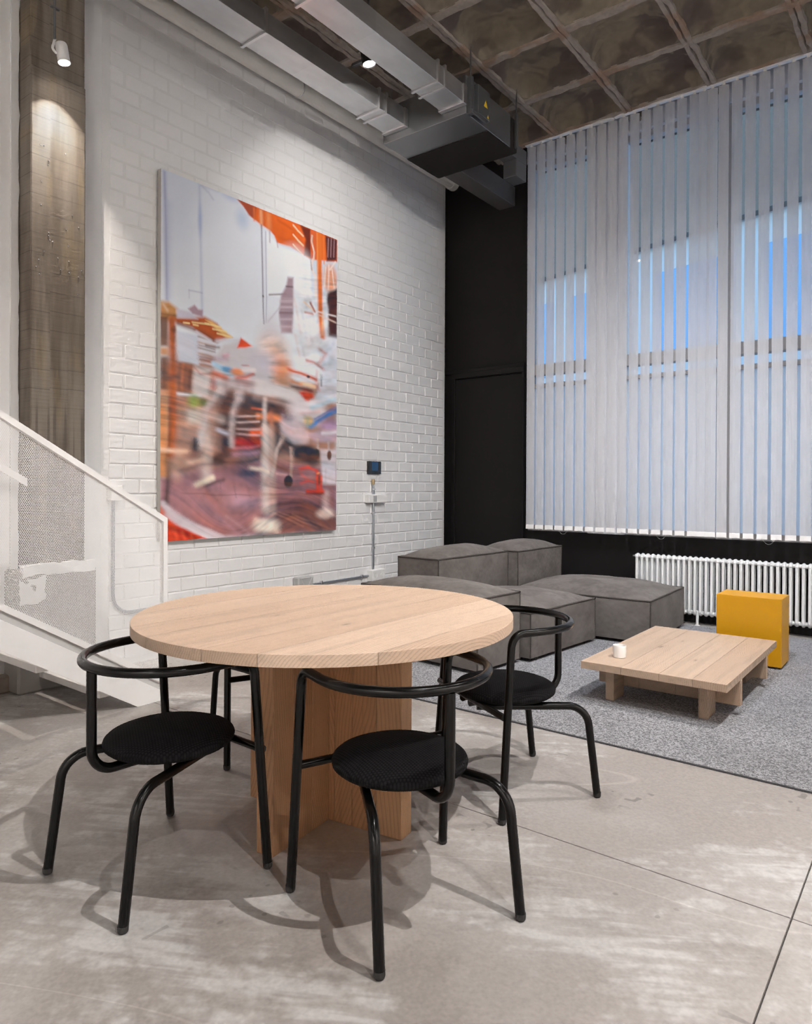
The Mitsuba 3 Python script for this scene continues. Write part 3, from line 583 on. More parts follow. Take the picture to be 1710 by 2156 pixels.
["s",[[0.017,1.632],[0.022,1.854],[0.021,2.076]],0.0243,0.0131,[208,138,86],0.9],
["s",[[0.076,1.627],[0.072,1.851],[0.056,2.016]],0.0112,0.0112,[110,62,40],0.8],
["s",[[0.065,2.046],[0.056,2.15],[0.05,2.285]],0.0168,0.0131,[70,46,42],0.9],
["s",[[-0.011,1.915],[0.212,1.917]],0.0112,0.0112,[240,206,180],0.8],
["s",[[0.141,1.938],[0.133,2.105]],0.0243,0.0224,[212,172,152],0.6],
["s",[[0.151,2.052],[0.302,2.021],[0.471,1.989]],0.0084,0.0131,[112,80,84],0.7],
["p",[[-0.043,2.283],[0.04,2.374],[0.178,2.454],[0.397,2.547],[-0.042,2.562]],0.0075,[200,58,30],1],
["s",[[0.023,2.292],[0.083,2.349],[0.258,2.45],[0.513,2.549]],0.0243,0.0094,[216,200,206],1],
["s",[[0.074,2.442],[0.1,2.518]],0.0037,0.0075,[150,38,24],0.7],
["s",[[0.109,2.456],[0.135,2.526]],0.0037,0.0075,[236,110,66],0.7],
["s",[[0.143,2.469],[0.17,2.535]],0.0037,0.0075,[150,38,24],0.7],
["s",[[0.178,2.483],[0.205,2.543]],0.0037,0.0075,[236,110,66],0.7],
["s",[[0.214,2.497],[0.241,2.551]],0.0037,0.0075,[150,38,24],0.7],
["s",[[0.25,2.511],[0.277,2.559]],0.0037,0.0075,[236,110,66],0.7],
["s",[[-0.01,2.298],[0.023,2.343]],0.0131,0.0094,[206,110,90],0.9]]''')
def _art_tables():
    recs, prims = [], []
    for o in ART:
        col = lin(*o[-2]) if o[0] != 'p' else lin(*o[-2]); al = o[-1] if o[0] != 'p' else o[3]
        if o[0] == 's':
            P, w, s, c, al = o[1], o[2], o[3] * 1.5 + 0.004, lin(*o[4]), o[5]
            P = P if len(P) > 1 else P * 2
            rows = [[0, *P[i], *P[i + 1], w, s, *c, al] for i in range(len(P) - 1)]; Q = np.array(P); mg = w + s
        elif o[0] == 'e':
            c = lin(*o[5]); rows = [[1, *o[1], o[2], o[3], 0, o[4], *c, o[6]]]
            k = 1 + o[4]; Q = np.array([[o[1][0] - o[2] * k, o[1][1] - o[3] * k], [o[1][0] + o[2] * k, o[1][1] + o[3] * k]]); mg = 0
        else:
            P, s, c, al = o[1], o[2] * 1.6 + 0.004, lin(*o[3]), o[4]
            rows = [[2, *P[i], *P[(i + 1) % len(P)], 0, s, *c, al] for i in range(len(P))]; Q = np.array(P); mg = s
        rows = [r + [0.0] for r in rows]; rows[-1][-1] = 1.0
        prims.append((rows, Q.min(0) - mg - [0.13, 0.06], Q.max(0) + mg + [0.13, 0.06]))
    nx, ny = 9, 13; start, count = [], []
    for j in range(ny):
        for i in range(nx):
            a = np.array([i * ART_W / nx, j * ART_H / ny]); b = a + [ART_W / nx, ART_H / ny]; start.append(len(recs))
            for rows, lo, hi in prims:
                if (lo < b).all() and (hi > a).all(): recs += rows
            count.append(len(recs) - start[-1])
    return nx, ny, np.array(recs, float), start, count
_nx, _ny, _R, _st, _ct = _art_tables()
_cols = [mi.Float(_R[:, k].astype(np.float32)) for k in range(12)]; _S, _C = mi.UInt32(_st), mi.UInt32(_ct)
dr.eval(_cols, _S, _C)
ART_Y0, ART_Z1, ART_X = 2.748, 3.350, -4.25
def art_fn(p, n, uv):
    s0 = dr.clip(p.y - ART_Y0, 0, ART_W); t0 = dr.clip(ART_Z1 - p.z, 0, ART_H)
    tile = mi.UInt32(dr.minimum(dr.floor(t0 / ART_H * _ny), _ny - 1) * _nx + dr.minimum(dr.floor(s0 / ART_W * _nx), _nx - 1))
    wob = smoothstep(0.85, 1.25, t0 + 0.25 * (s0 - 0.6)); right = smoothstep(1.1, 1.4, s0) * smoothstep(0.2, 0.45, t0)
    rj = cell_rand(s0 * 4000, t0 * 4000, 1) + cell_rand(s0 * 4000, t0 * 4000, 2) - 1.0        # the print is a long exposure: its dots scatter along the turn
    calm = smoothstep(0.42, 0.6, noise(s0 * 4.5 + 2, t0 * 3.5, 21.0))
    amp = dr.maximum(wob * (0.012 + 0.032 * calm), right * 0.012)
    s = s0 + amp * rj + wob * 0.010 * (noise(s0 * 3, t0 * 7, 1.0) - 0.5)
    t = t0 + amp * rj * (0.10 + 0.35 * smoothstep(1.7, 2.4, t0) * (s0 - 0.3)) + wob * 0.014 * (noise(s0 * 9, t0 * 9, 4.0) - 0.5)
    i = dr.gather(mi.UInt32, _S, tile); end = i + dr.gather(mi.UInt32, _C, tile)
    base = mix((0.70, 0.735, 0.82), (0.86, 0.885, 0.94), smoothstep(0.0, 1.2, t0))
    def body(i, r, g, b, dm, par):
        v = [dr.gather(mi.Float, c, i) for c in _cols]
        k, ax, ay, bx, by, w, sf, cr, cg, cb, al, last = v
        ex, ey = bx - ax, by - ay; px, py = s - ax, t - ay
        h = dr.clip((px * ex + py * ey) / dr.maximum(ex * ex + ey * ey, 1e-9), 0, 1)
        dx, dy = px - ex * h, py - ey * h
        dm = dr.minimum(dm, dr.sqrt(dx * dx + dy * dy))
        cross = (k > 1.5) & ((ay > t) != (by > t)) & (s < ax + (t - ay) * ex / dr.select(dr.abs(ey) < 1e-9, 1e-9, ey))
        par = dr.select(cross, -par, par)
        de = dr.sqrt(dr.square(px / dr.maximum(bx, 1e-6)) + dr.square(py / dr.maximum(by, 1e-6))) - 1
        d = dr.select(k < 0.5, dm - w, dr.select(k < 1.5, de, dm * par))
        q = dr.clip(0.5 - d / (2 * dr.maximum(sf, 1e-4)) , 0, 1); q = dr.select((k > 0.5) & (k < 1.5), dr.clip(1 - (d + sf) / (2 * dr.maximum(sf, 1e-4)) , 0, 1), q)
        a = q * q * (3 - 2 * q) * al * last
        r, g, b = r + (cr - r) * a, g + (cg - g) * a, b + (cb - b) * a
        fl = last > 0.5
        return i + 1, r, g, b, dr.select(fl, 1e3, dm), dr.select(fl, 1.0, par)
    st = dr.while_loop((i, base.x, base.y, base.z, mi.Float(1e3) + 0 * s, mi.Float(1.0) + 0 * s), lambda i, *a: i < end, body)
    c = mi.Color3f(st[1], st[2], st[3])
    bend = 3 * noise(s0 * 1.6, t0 * 1.6, 3.0)
    k1 = fbm(s0 * 3.5 + bend, t0 * 26 + 5 * bend, 6.0, octaves=3) - 0.5; k2 = fbm(s0 * 5 + 3, t0 * 17 + 3 * bend, 16.0, octaves=3) - 0.5; k3 = noise(s0 * 26, t0 * 26, 8.0) - 0.5
    busy = dr.maximum(wob * smoothstep(0.12, 0.4, dr.abs(c.x - c.z) + (1 - c.y) * 0.5), 0.8 * smoothstep(1.15, 1.4, s0) * smoothstep(0.25, 0.5, t0))
    c = c * (1 + busy * (0.95 * k1 + 0.15 * k3)) + busy * k2 * mi.Color3f(0.26, 0.05, -0.02)
    stk = 1.0
    c = mi.Color3f(dr.clip(c.x, 0.01, 0.95), dr.clip(c.y, 0.01, 0.95), dr.clip(c.z, 0.01, 0.95))
    return c * stk
scene['art_print'] = principled(proc(art_fn), 0.35, 0.35)
# ------------------------------------------------------------------ setting
WX, YB, HC = -4.30, 6.45, 4.60          # brick wall plane, black wall plane, underside of the ceiling's ribs
EX0, EX1, EY0 = -4.55, 3.8, -3.4
def struct(key, label=None):
    labels[key] = {'label': label or key.replace('_', ' '), 'kind': 'structure'}
# floor: four slabs cut by two saw joints
add('floor', cbox(EX0, EX1, EY0, 6.7, -0.10, -0.012, 0), 'joint_dark'); struct('floor', 'polished grey concrete floor with saw-cut joints')
jx, jy, jg = -0.336, 2.190, 0.0022
for i, (x0, x1, y0, y1) in enumerate([(EX0, jx - jg, EY0, jy - jg), (jx + jg, EX1, EY0, jy - jg), (EX0, jx - jg, jy + jg, 6.7), (jx + jg, EX1, jy + jg, 6.7)]):
    add(num('floor__slab', i), cbox(x0, x1, y0, y1, -0.012, 0.0, 0.0012), 'concrete_floor')
# brick wall on the left
add('wall_left', cat_m([cbox(-4.75, -4.55, EY0, 6.7, 0, 4.9, 0), cbox(-4.55, -4.3045, EY0, 6.222, 0, 4.42, 0), cbox(-4.55, -4.33, EY0, 6.222, 4.42, 4.86, 0)]), 'mortar'); struct('wall_left', 'white painted brick wall')
add('wall_left__plaster_strip', cbox(-4.31, -4.2985, 2.150, 2.352, 0, 4.42, 0.002), 'plaster')
def brick_mesh(seed, L=0.2065, H=0.0905, D=0.013, c=0.0045):
    g = np.random.default_rng(seed); h = [(-L / 2, -H / 2), (L / 2, -H / 2), (L / 2, H / 2), (-L / 2, H / 2)]; V = []
    for x, ins in ((0, 0), (D - c * 0.7, 0), (D, c)):
        for (y, z) in h:
            V.append([x, y - math.copysign(ins, y) + g.uniform(-.0018, .0018), z - math.copysign(ins, z) + g.uniform(-.0018, .0018)])
    F = [[8, 9, 10], [8, 10, 11]]
    for a in (0, 4):
        for k in range(4):
            l = (k + 1) % 4; F += [[a + k, a + l, a + 4 + l], [a + k, a + 4 + l, a + 4 + k]]
    return trimesh.Trimesh(np.array(V), np.array(F), process=False)
BR = [brick_mesh(100 + i) for i in range(6)]
BRH = [brick_mesh(120 + i, L=0.098) for i in range(2)]
BRd, BRHd = [mikit.ply(m, 'white_brick') for m in BR], [mikit.ply(m, 'white_brick') for m in BRH]
PITCH_Y, PITCH_Z, YE = 0.2163, 0.0992, 6.222
cand = []
for r in range(-1, 44):
    zc = 0.0406 + 0.0992 / 2 + (r - 0) * PITCH_Z - 0.0 
    if zc < 0.03 or zc > 4.38: continue
    off = 0.0 if r % 2 == 0 else PITCH_Y / 2
    y = YE - 0.033 - PITCH_Y / 2 - off
    if off: cand.append((YE - 0.033 - 0.045 + 0.0, zc, True))
    while y > -1.2:
        if (y > 2.352 + 0.11 or y < 1.85 - 0.1): cand.append((y, zc, False))
        elif y > 2.352 + 0.05: cand.append((y + 0.05, zc, True))
        y -= PITCH_Y
def seen(y, z):
    if 2.74 < y < 4.50 and 0.80 < z < 3.36: return 0.0
    d = 4.3 * math.sin(YAW) + y * math.cos(YAW); l = -4.3 * math.cos(YAW) + y * math.sin(YAW)
    u = CX + F_PX * l / d; v = 1023 - F_PX * (z - EYE) / d
    if u < 5 or v < 15: return 0.0
    if y < 2.45 and z < 1.6: return 0.2 / d ** 2
    if v > 1235: return 0.0
    area = 4.3 / d ** 3
    return area * (0.55 if z > 2.9 else 1.0)
cand.sort(key=lambda b: -seen(b[0], b[1]))
rest = []
for i, (y, z, half) in enumerate(cand):
    up = np.clip((z - 1.9) / 1.6, 0, 1); near = np.clip((4.6 - y) / 1.6, 0, 1) * np.clip((z - 1.2) / 1.0, 0, 1)
    depth = 0.0072 * (1 - 0.96 * max(up * 0.9, near)) + rng.uniform(-.0008, .0008)
    to = T().translate([-4.3045 - 0.013 + depth + 0.0005, y + rng.uniform(-.0015, .0015), z + rng.uniform(-.001, .001)]).rotate([1, 0, 0], float(rng.uniform(-.5, .5)))
    src = (BRHd if half else BRd); k = int(rng.integers(len(src)))
    if i < 296:
        scene[num('wall_left__brick', i)] = {**src[k], 'to_world': to}
    else:
        m = (BRH if half else BR)[k].copy(); m.apply_transform(np.array(to.matrix)); rest.append(m)
add('wall_left__brickwork', cat_m(rest), 'white_brick'); labels['wall_left__brickwork'] = {'kind': 'stuff', 'label': 'remaining white painted bricks of the wall'}
add('wall_left__brick_end', cbox(-4.55, -4.305, 6.215, 6.232, 0, 4.42, 0.002), 'mortar')
# concrete column in front of the wall
add('column', cat_m([cbox(-4.32, -4.150, 1.848, 2.169, 0.0, 3.597, 0.006), cbox(-4.32, -4.163, 1.848, 2.169, 3.59, 4.9, 0.006)]), 'column_concrete')
tag('column', 'raw board-marked concrete column standing against the white brick wall', 'column')
gz = np.linspace(0.0, 4.42, 120); gy = 1.842 + 0.010 * (meshkit.fbm(np.column_stack([gz * 9, gz * 0, gz * 0]), 4) - 0.5) * 2
add('wall_left__plaster_edge', prism_yz([(1.80, 0.0)] + [(float(a), float(b)) for a, b in zip(gy, gz)] + [(1.80, 4.42)], -4.31, -4.289), 'plaster')
def rubble(y0, y1, z0, z1, x1, seed):
    m_ = trimesh.creation.box([0.05, y1 - y0, z1 - z0])
    for _ in range(4): m_ = m_.subdivide()
    v = m_.vertices.copy(); n_ = np.stack([meshkit.fbm(v * 14 + seed + 5 * k, 3) - 0.5 for k in range(3)], 1)
    m_.vertices = v + n_ * [0.03, 0.05, 0.05]; m_.apply_translation([x1 - 0.025, (y0 + y1) / 2, (z0 + z1) / 2]); return m_
add('column__footing', cbox(-4.33, -4.130, 1.775, 2.235, 0.0, 0.70, 0.012), 'footing_grey')
add('column__plaster_remnant', cat_m([rubble(1.80, 2.22, 0.67, 0.735, -4.122, 3), rubble(1.79, 1.93, 0.52, 0.66, -4.128, 9)]), 'plaster')
studs = []
for i in range(26):
    s = trimesh.creation.icosphere(1, 0.0042); s.apply_translation([-4.149, rng.uniform(1.87, 2.15), rng.uniform(2.3, 3.2)]); studs.append(s)
add('column__nail_head', cat_m(studs), 'galv_edge'); labels['column__nail_head'] = {'kind': 'stuff', 'label': 'small nail heads left in the column'}
# back wall with the window, black painted
WIN = (-3.44, 1.35, 0.74, 4.50)
bw = [cbox(EX0 - 0.2, WIN[0], YB, YB + 0.25, 0, 4.9, 0), cbox(WIN[1], EX1, YB, YB + 0.25, 0, 4.9, 0), cbox(WIN[0], WIN[1], YB, YB + 0.25, 0, WIN[2], 0)]
add('wall_back__lintel', cat_m([cbox(WIN[0], WIN[1], YB, YB + 0.25, WIN[3], 4.9, 0), cbox(WIN[1], EX1, YB - 0.01, YB + 0.01, WIN[2], 4.9, 0)]), 'pale_reveal')
add('wall_back', cat_m(bw), 'black_paint'); struct('wall_back', 'black painted end wall')
add('door_1', cbox(-4.30, -3.475, YB - 0.012, YB + 0.01, 0.0, 2.36, 0.003), 'black_paint'); struct('door_1', 'black flush door in the black wall')
add('door_1__frame', cat_m([cbox(-4.345, -4.30, YB - 0.03, YB + 0.01, 0, 2.42, 0.003), cbox(-3.475, -3.45, YB - 0.03, YB + 0.01, 0, 2.42, 0.003), cbox(-4.345, -3.45, YB - 0.035, YB + 0.01, 2.37, 2.43, 0.003)]), 'black_paint')
for i, z in enumerate((0.35, 1.25, 2.1)): add(num('door_1__hinge', i), tube([[-4.302, YB - 0.034, z], [-4.302, YB - 0.034, z + 0.10]], 0.009, 10), 'black_paint')
add('trim_1', cbox(-4.5, -3.45, YB - 0.02, YB + 0.01, 2.43, 2.47, 0.003), 'black_paint'); struct('trim_1', 'black rail above the door')
# window with frame, mullions and panes
fr = [cbox(WIN[0], WIN[1], YB + 0.05, YB + 0.13, WIN[3] - 0.06, WIN[3], 0.004), cbox(WIN[0], WIN[1], YB + 0.05, YB + 0.13, WIN[2], WIN[2] + 0.06, 0.004), cbox(WIN[0], WIN[0] + 0.05, YB + 0.05, YB + 0.13, WIN[2], WIN[3], 0.004), cbox(WIN[1] - 0.05, WIN[1], YB + 0.05, YB + 0.13, WIN[2], WIN[3], 0.004)]
add('window_1', cat_m(fr), 'frame_grey'); struct('window_1', 'wide window behind the vertical blind')
add('window_1__pier', cbox(-2.77, -2.41, YB + 0.0, YB + 0.2, WIN[2], WIN[3], 0.004), 'pale_reveal')
for i, x in enumerate((-1.60, -0.25, 0.55)): add(num('window_1__mullion', i), cbox(x, x + 0.11, YB + 0.03, YB + 0.14, WIN[2], WIN[3], 0.004), 'frame_grey')
spans = [(WIN[0], -2.77), (-2.41, -1.60), (-1.49, -0.25), (-0.14, 0.55), (0.66, WIN[1])]
for i, (a, b) in enumerate(spans):
    add(num('window_1__transom', 2 * i), cbox(a, b, YB + 0.03, YB + 0.14, 2.33, 2.44, 0.004), 'frame_grey')
    add(num('window_1__transom', 2 * i + 1), cbox(a, b, YB + 0.05, YB + 0.12, 2.205, 2.245, 0.003), 'frame_grey')
    for j, (z0, z1) in enumerate(((WIN[2], 2.21), (2.24, 2.34), (2.43, WIN[3]))):
        g = trimesh.Trimesh([[a, YB + 0.09, z0], [b, YB + 0.09, z0], [b, YB + 0.09, z1], [a, YB + 0.09, z1]], [[0, 1, 2], [0, 2, 3]], process=False)
        add(num('window_1__pane', 3 * i + j), g, 'window_glass' if j else 'frosted_glass')
# unseen rest of the hall: pale walls placed for their bounced light
add('wall_right_unseen', cbox(EX1, EX1 + 0.2, EY0, 6.7, 0, 4.9, 0), 'off_white_wall'); struct('wall_right_unseen', 'unseen pale wall on the right of the hall, placed to bounce light')
add('wall_front_unseen', cbox(EX0, EX1 + 0.2, EY0 - 0.2, EY0, 0, 4.9, 0), 'off_white_wall'); struct('wall_front_unseen', 'unseen pale wall behind the viewer, placed to bounce light')
# waffle ceiling: coffers between ribs
PX, PY, RX, RY = 0.7135, 0.6975, -3.019, 4.858
add('ceiling', cbox(EX0, EX1 + 0.2, EY0 - 0.2, 6.7, 4.82, 4.98, 0), 'waffle_concrete'); struct('ceiling', 'dark raw concrete waffle slab')
def rrect(hx, hy, r, n=5):
    P = []
    for cx, cy, a0 in ((hx - r, hy - r, 0), (-hx + r, hy - r, 90), (-hx + r, -hy + r, 180), (hx - r, -hy + r, 270)):
        for k in range(n + 1):
            a = math.radians(a0 + 90 * k / n); P.append([cx + r * math.cos(a), cy + r * math.sin(a)])
    return np.array(P)
def coffer_mesh(seed):
    g = np.random.default_rng(seed); loops = []
    for (mx, my, r, z) in ((0.315, 0.307, 0.075, 0.0), (0.306, 0.298, 0.09, 0.035), (0.288, 0.280, 0.10, 0.085), (0.25, 0.245, 0.11, 0.125), (0.19, 0.185, 0.10, 0.15), (0.10, 0.10, 0.06, 0.158)):
        q = rrect(mx, my, r); loops.append(np.column_stack([q + g.normal(0, .0025, q.shape), np.full(len(q), z)]))
    n = len(loops[0]); outer = []
    for (x, y, _) in loops[0]:
        s = max(abs(x) / (PX / 2), abs(y) / (PY / 2)); outer.append([x / s, y / s, 0])
    L = [np.array(outer)] + loops; V = np.vstack(L + [np.array([[0, 0, 0.16]])]); F = []
    cor = []
    for i in range(len(L) - 1):
        for k in range(n):
            l = (k + 1) % n; a, b = i * n, (i + 1) * n
            F += [[a + k, b + l, a + l], [a + k, b + k, b + l]]
    a = (len(L) - 1) * n
    for k in range(n): F.append([a + k, len(V) - 1, a + (k + 1) % n])
    for sx, sy in ((1, 1), (-1, 1), (-1, -1), (1, -1)):
        c = np.array([sx * PX / 2, sy * PY / 2, 0]); V = np.vstack([V, c]); ci = len(V) - 1
        ks = [k for k in range(n)]; ks.sort(key=lambda k: np.linalg.norm(V[k] - c)); 
        near = sorted([k for k in range(n) if abs(abs(V[k][0]) - PX / 2) < 1e-6 and abs(abs(V[k][1]) - PY / 2) > 1e-6 and np.sign(V[k][0]) == sx and np.sign(V[k][1]) == sy], key=lambda k: -abs(V[k][1]))
        near2 = sorted([k for k in range(n) if abs(abs(V[k][1]) - PY / 2) < 1e-6 and np.sign(V[k][0]) == sx and np.sign(V[k][1]) == sy], key=lambda k: -abs(V[k][0]))
        if near and near2: F.append([ci, near[0], near2[0]])
    m = trimesh.Trimesh(V, np.array(F), process=False); return m
COF = [mikit.ply(coffer_mesh(40 + i), 'waffle_concrete', 35) for i in range(4)]
k = 0
xs = [RX + PX * (i + 0.5) for i in range(-2, 9)]; ys = [RY + PY * (j + 0.5) for j in range(-11, 3)]
for j in reversed(range(len(ys))):
    for x in xs:
        if ys[j] < -2.6: continue
        scene[num('ceiling__coffer', k)] = {**COF[k % 4], 'to_world': T().translate([x, ys[j], HC]).rotate([0, 0, 1], 180.0 * ((k * 7) % 2))}; k += 1
def rough_bar(axis, c, a, b, w, h, seed):
    g = np.random.default_rng(seed); n = int((b - a) / 0.07); t = np.linspace(a, b, n)
    V = []
    for u in t:
        e = g.normal(0, .004, 5)
        for (o, z) in ((-w / 2, 0.006), (-w / 2 * .75, -h), (w / 2 * .75, -h), (w / 2, 0.006)):
            q = c + o + e[int((o > 0))]; zz = HC + z + (e[3] if z < 0 else 0)
            V.append([u, q, zz] if axis == 0 else [q, u, zz])
    F = []
    for i in range(n - 1):
        for s in range(3): F += [[i * 4 + s, i * 4 + s + 1, i * 4 + 5 + s], [i * 4 + s, i * 4 + 5 + s, i * 4 + 4 + s]]
    m = trimesh.Trimesh(np.array(V), np.array(F), process=False)
    return m
k = 0
for i in range(-2, 10):
    c = RX + PX * i
    add(num('ceiling__rib', k), cat_m([rough_bar(1, c - 0.025, -2.7, 6.45, 0.042, 0.014, 300 + i), rough_bar(1, c + 0.022, -2.7, 6.45, 0.042, 0.018, 350 + i)]), 'rib_concrete'); k += 1
for j in range(-10, 3):
    add(num('ceiling__rib', k), rough_bar(0, RY + PY * j, -4.5, 3.8, 0.085, 0.012, 400 + j), 'rib_concrete'); k += 1

# ------------------------------------------------------------------ rug
add('rug__pile', cbox(-3.05, 1.4, 3.135, 6.26, 0.0, 0.009, 0.002), 'rug_fibre')
add('rug__bound_edge', cat_m([cbox(-3.055, 1.405, 3.128, 3.136, 0.0, 0.007, 0.001), cbox(-3.058, -3.05, 3.128, 6.262, 0.0, 0.007, 0.001)]), 'rug_edge')
tag('rug', 'speckled grey rug under the coffee table and sofa', 'rug')

# ------------------------------------------------------------------ dining table
TZ, TT = 0.74, 0.0356
disc = Point(0, 0).buffer(TR, 96); edges = [-9] + [e - CT[0] for e in TABLE_EDGES] + [9]
for i in range(len(edges) - 1):
    g = 0.0005
    poly = disc.intersection(sbox(edges[i] + g, -2, edges[i + 1] - g, 2)); inner = poly.buffer(-0.0012)
    lo_, hi_ = extr(poly, TT - 0.0012), None
    P = np.array(poly.exterior.coords)[:-1]; Q = P * (1 - 0.0012 / TR); n = len(P)
    V = np.vstack([np.column_stack([P, np.zeros(n)]), np.column_stack([P, np.full(n, TT - .0012)]), np.column_stack([Q, np.full(n, TT)])])
    cen = poly.centroid; V = np.vstack([V, [cen.x, cen.y, 0], [cen.x, cen.y, TT]]); F = []
    for k in range(n):
        l = (k + 1) % n
        for a in (0, n): F += [[a + k, a + l, a + n + l], [a + k, a + n + l, a + n + k]]
        F += [[2 * n + k, 2 * n + l, 3 * n + 1], [l, k, 3 * n]]
    m = trimesh.Trimesh(V, np.array(F), process=False); m.apply_translation([CT[0], CT[1], TZ - TT]); m.fix_normals()
    add(num('dining_table__tabletop__plank', i), m, 'wood_table')
def base_plank(a0, a1, b0, b1):
    m = cbox(a0, a1, b0, b1, 0.0, TZ - TT, 0.0012); rotz(m, math.degrees(PHI)); m.apply_translation([CT[0], CT[1], 0]); return m
BA, BT = 0.3357, 0.0349; k = 0; g = 0.0003
for a0, a1 in ((-BA, -0.21), (-0.21, -0.085), (-0.085, 0.06), (0.06, 0.135), (0.135, 0.235), (0.235, BA)):
    add(num('dining_table__base__plank', k), base_plank(a0 + g, a1 - g, -BT, BT), 'wood_base'); k += 1
for b0, b1 in ((-BA, -0.235), (-0.235, -0.13), (-0.13, -BT), (BT, 0.12), (0.12, 0.22), (0.22, BA)):
    add(num('dining_table__base__plank', k), base_plank(-BT, BT, b0 + g, b1 - g), 'wood_base'); k += 1
tag('dining_table', 'round light wood dining table on a cross-shaped plank base', 'table')

# ------------------------------------------------------------------ tubular armchairs
R0 = 0.0143
def chair_parts():
    P = {}
    zt, yc, rr = 0.665, 0.055, 0.2555
    arc = [[rr * math.cos(a), yc + rr * math.sin(a), zt] for a in np.linspace(0, -PI, 41)]
    L = [[0.2585, 0.188, 0.56], [0.2565, 0.180, zt]]
    path = fillet([L[0], L[1], arc[0]], 0.05, 10)
    path2 = path.copy(); path2[:, 0] *= -1
    P['arm_hoop'] = tube(np.vstack([path, arc[1:-1], path2[::-1]]), R0, 18)
    def leg(s): return tube([[s * 0.2705, 0.2265, 0.012], [s * 0.2585, 0.188, 0.5605]], R0, 18)
    P['leg'], P['leg_001'] = leg(1), leg(-1)
    def rear(s): return tube(fillet([[s * 0.2225, -0.2245, 0.012], [s * 0.214, -0.180, 0.355], [s * 0.058, 0.214, 0.355]], 0.085, 12), R0, 18)
    P['leg_002'], P['leg_003'] = rear(1), rear(-1)
    P['back_post'] = tube(fillet([[0, -0.2005, 0.655], [0, -0.2005, 0.358], [0, 0.214, 0.352]], 0.07, 12), R0, 18)
    P['crossbar'] = tube([[-0.262, 0.2145, 0.372], [0.262, 0.2145, 0.372]], R0 * 0.86, 16)
    P['seat'] = None
    def cap(x, y, dx, dy):
        m = lathe([(0, 0), (0.0105, 0), (0.0138, 0.004), (0.0148, 0.010), (0.0148, 0.020), (0, 0.020)], 18); m.apply_translation([x, y, 0]); return m
    P['leg__glide'] = cap(0.271, 0.227, 0, 0); P['leg_001__glide'] = cap(-0.271, 0.227, 0, 0)
    P['leg_002__glide'] = cap(0.2226, -0.225, 0, 0); P['leg_003__glide'] = cap(-0.2226, -0.225, 0, 0)
    return P
CP = chair_parts(); CD = {}
for k_, m_ in CP.items():
    if m_ is None:
        s_ = lathe([(0, .371), (.10, .3715), (.165, .374), (.187, .380), (.198, .389), (.2, .398), (.197, .406), (.188, .414), (.165, .423), (.12, .4305), (.06, .4345), (0, .4355)], 64, (0, 0.055, 0))
        CD[k_] = mikit.ply(s_, 'seat_cloth', True, uv=s_.vertices[:, :2])
    else: CD[k_] = mikit.ply(m_, 'black_rubber' if 'glide' in k_ else 'black_gloss', 40)
CHAIRS = [((-1.951, 1.244), 88.55, 'black tubular armchair left of the dining table, in front of the stair'),
          ((-1.215, 1.592), 159.0, 'black tubular armchair nearest the viewer, its seat in front of the table base'),
          ((-1.366, 2.494), 240.9, 'black tubular armchair right of the dining table, towards the coffee table'),
          ((-2.490, 2.200), 337.0, 'black tubular armchair mostly hidden behind the dining table')]
for i, ((x, y), a, lab) in enumerate(CHAIRS):
    key = num('armchair', i); to = T().translate([x, y, 0]).rotate([0, 0, 1], a - 90)
    for part, d in CD.items(): scene[f'{key}__{part}'] = {**d, 'to_world': to}
    tag(key, lab, 'chair', 'tubular armchairs round the dining table')

# ------------------------------------------------------------------ low coffee table, cup, yellow cube
cx0, cx1, cy0, cy1, cz0, cz1 = -1.595, -0.842, 3.640, 4.885, 0.195, 0.235
ce = [cx0, -1.37, -1.17, -1.005, cx1]
for i in range(4): add(num('coffee_table__tabletop__plank', i), cbox(ce[i] + 0.0002, ce[i + 1] - 0.0002, cy0, cy1, cz0, cz1, 0.0015), 'wood_coffee')
for i, y in enumerate((3.920, 4.570)): add(num('coffee_table__rail', i), cbox(cx0 - 0.008, cx1, y, y + 0.042, 0.062, 0.1948, 0.0015), 'wood_coffee')
for i, (x, y) in enumerate(((-1.009, 3.766), (-1.503, 3.766), (-1.009, 4.616), (-1.503, 4.616))):
    add(num('coffee_table__leg', i), cbox(x, x + 0.047, y, y + 0.150, 0.009, 0.1948, 0.0015), 'wood_coffee')
tag('coffee_table', 'low square light wood coffee table standing on the grey rug', 'table')
cup = lathe([(0, 0.003), (0.030, 0.0), (0.0345, 0.002), (0.0355, 0.008), (0.0365, 0.040), (0.0365, 0.066), (0.035, 0.0685), (0.033, 0.066), (0.032, 0.012), (0, 0.010)], 48, (-1.458, 3.853, 0.2352))
add('cup__body', cup, 'ceramic', 40)
tag('cup', 'small white ceramic cup without a handle on the coffee table', 'cup')
add('yellow_cube__body', cbox(-1.247, -0.848, 5.080, 5.352, 0.021, 0.467, 0.003), 'yellow_lacquer')
for i, (x, y) in enumerate(((-1.22, 5.10), (-0.88, 5.10), (-1.22, 5.33), (-0.88, 5.33))): add(num('yellow_cube__foot', i), lathe([(0, 0.009), (.016, .009), (.016, .0215), (0, .0215)], 16, (x, y, 0)), 'black_rubber')
tag('yellow_cube', 'yellow lacquered side table block behind the coffee table', 'side table')

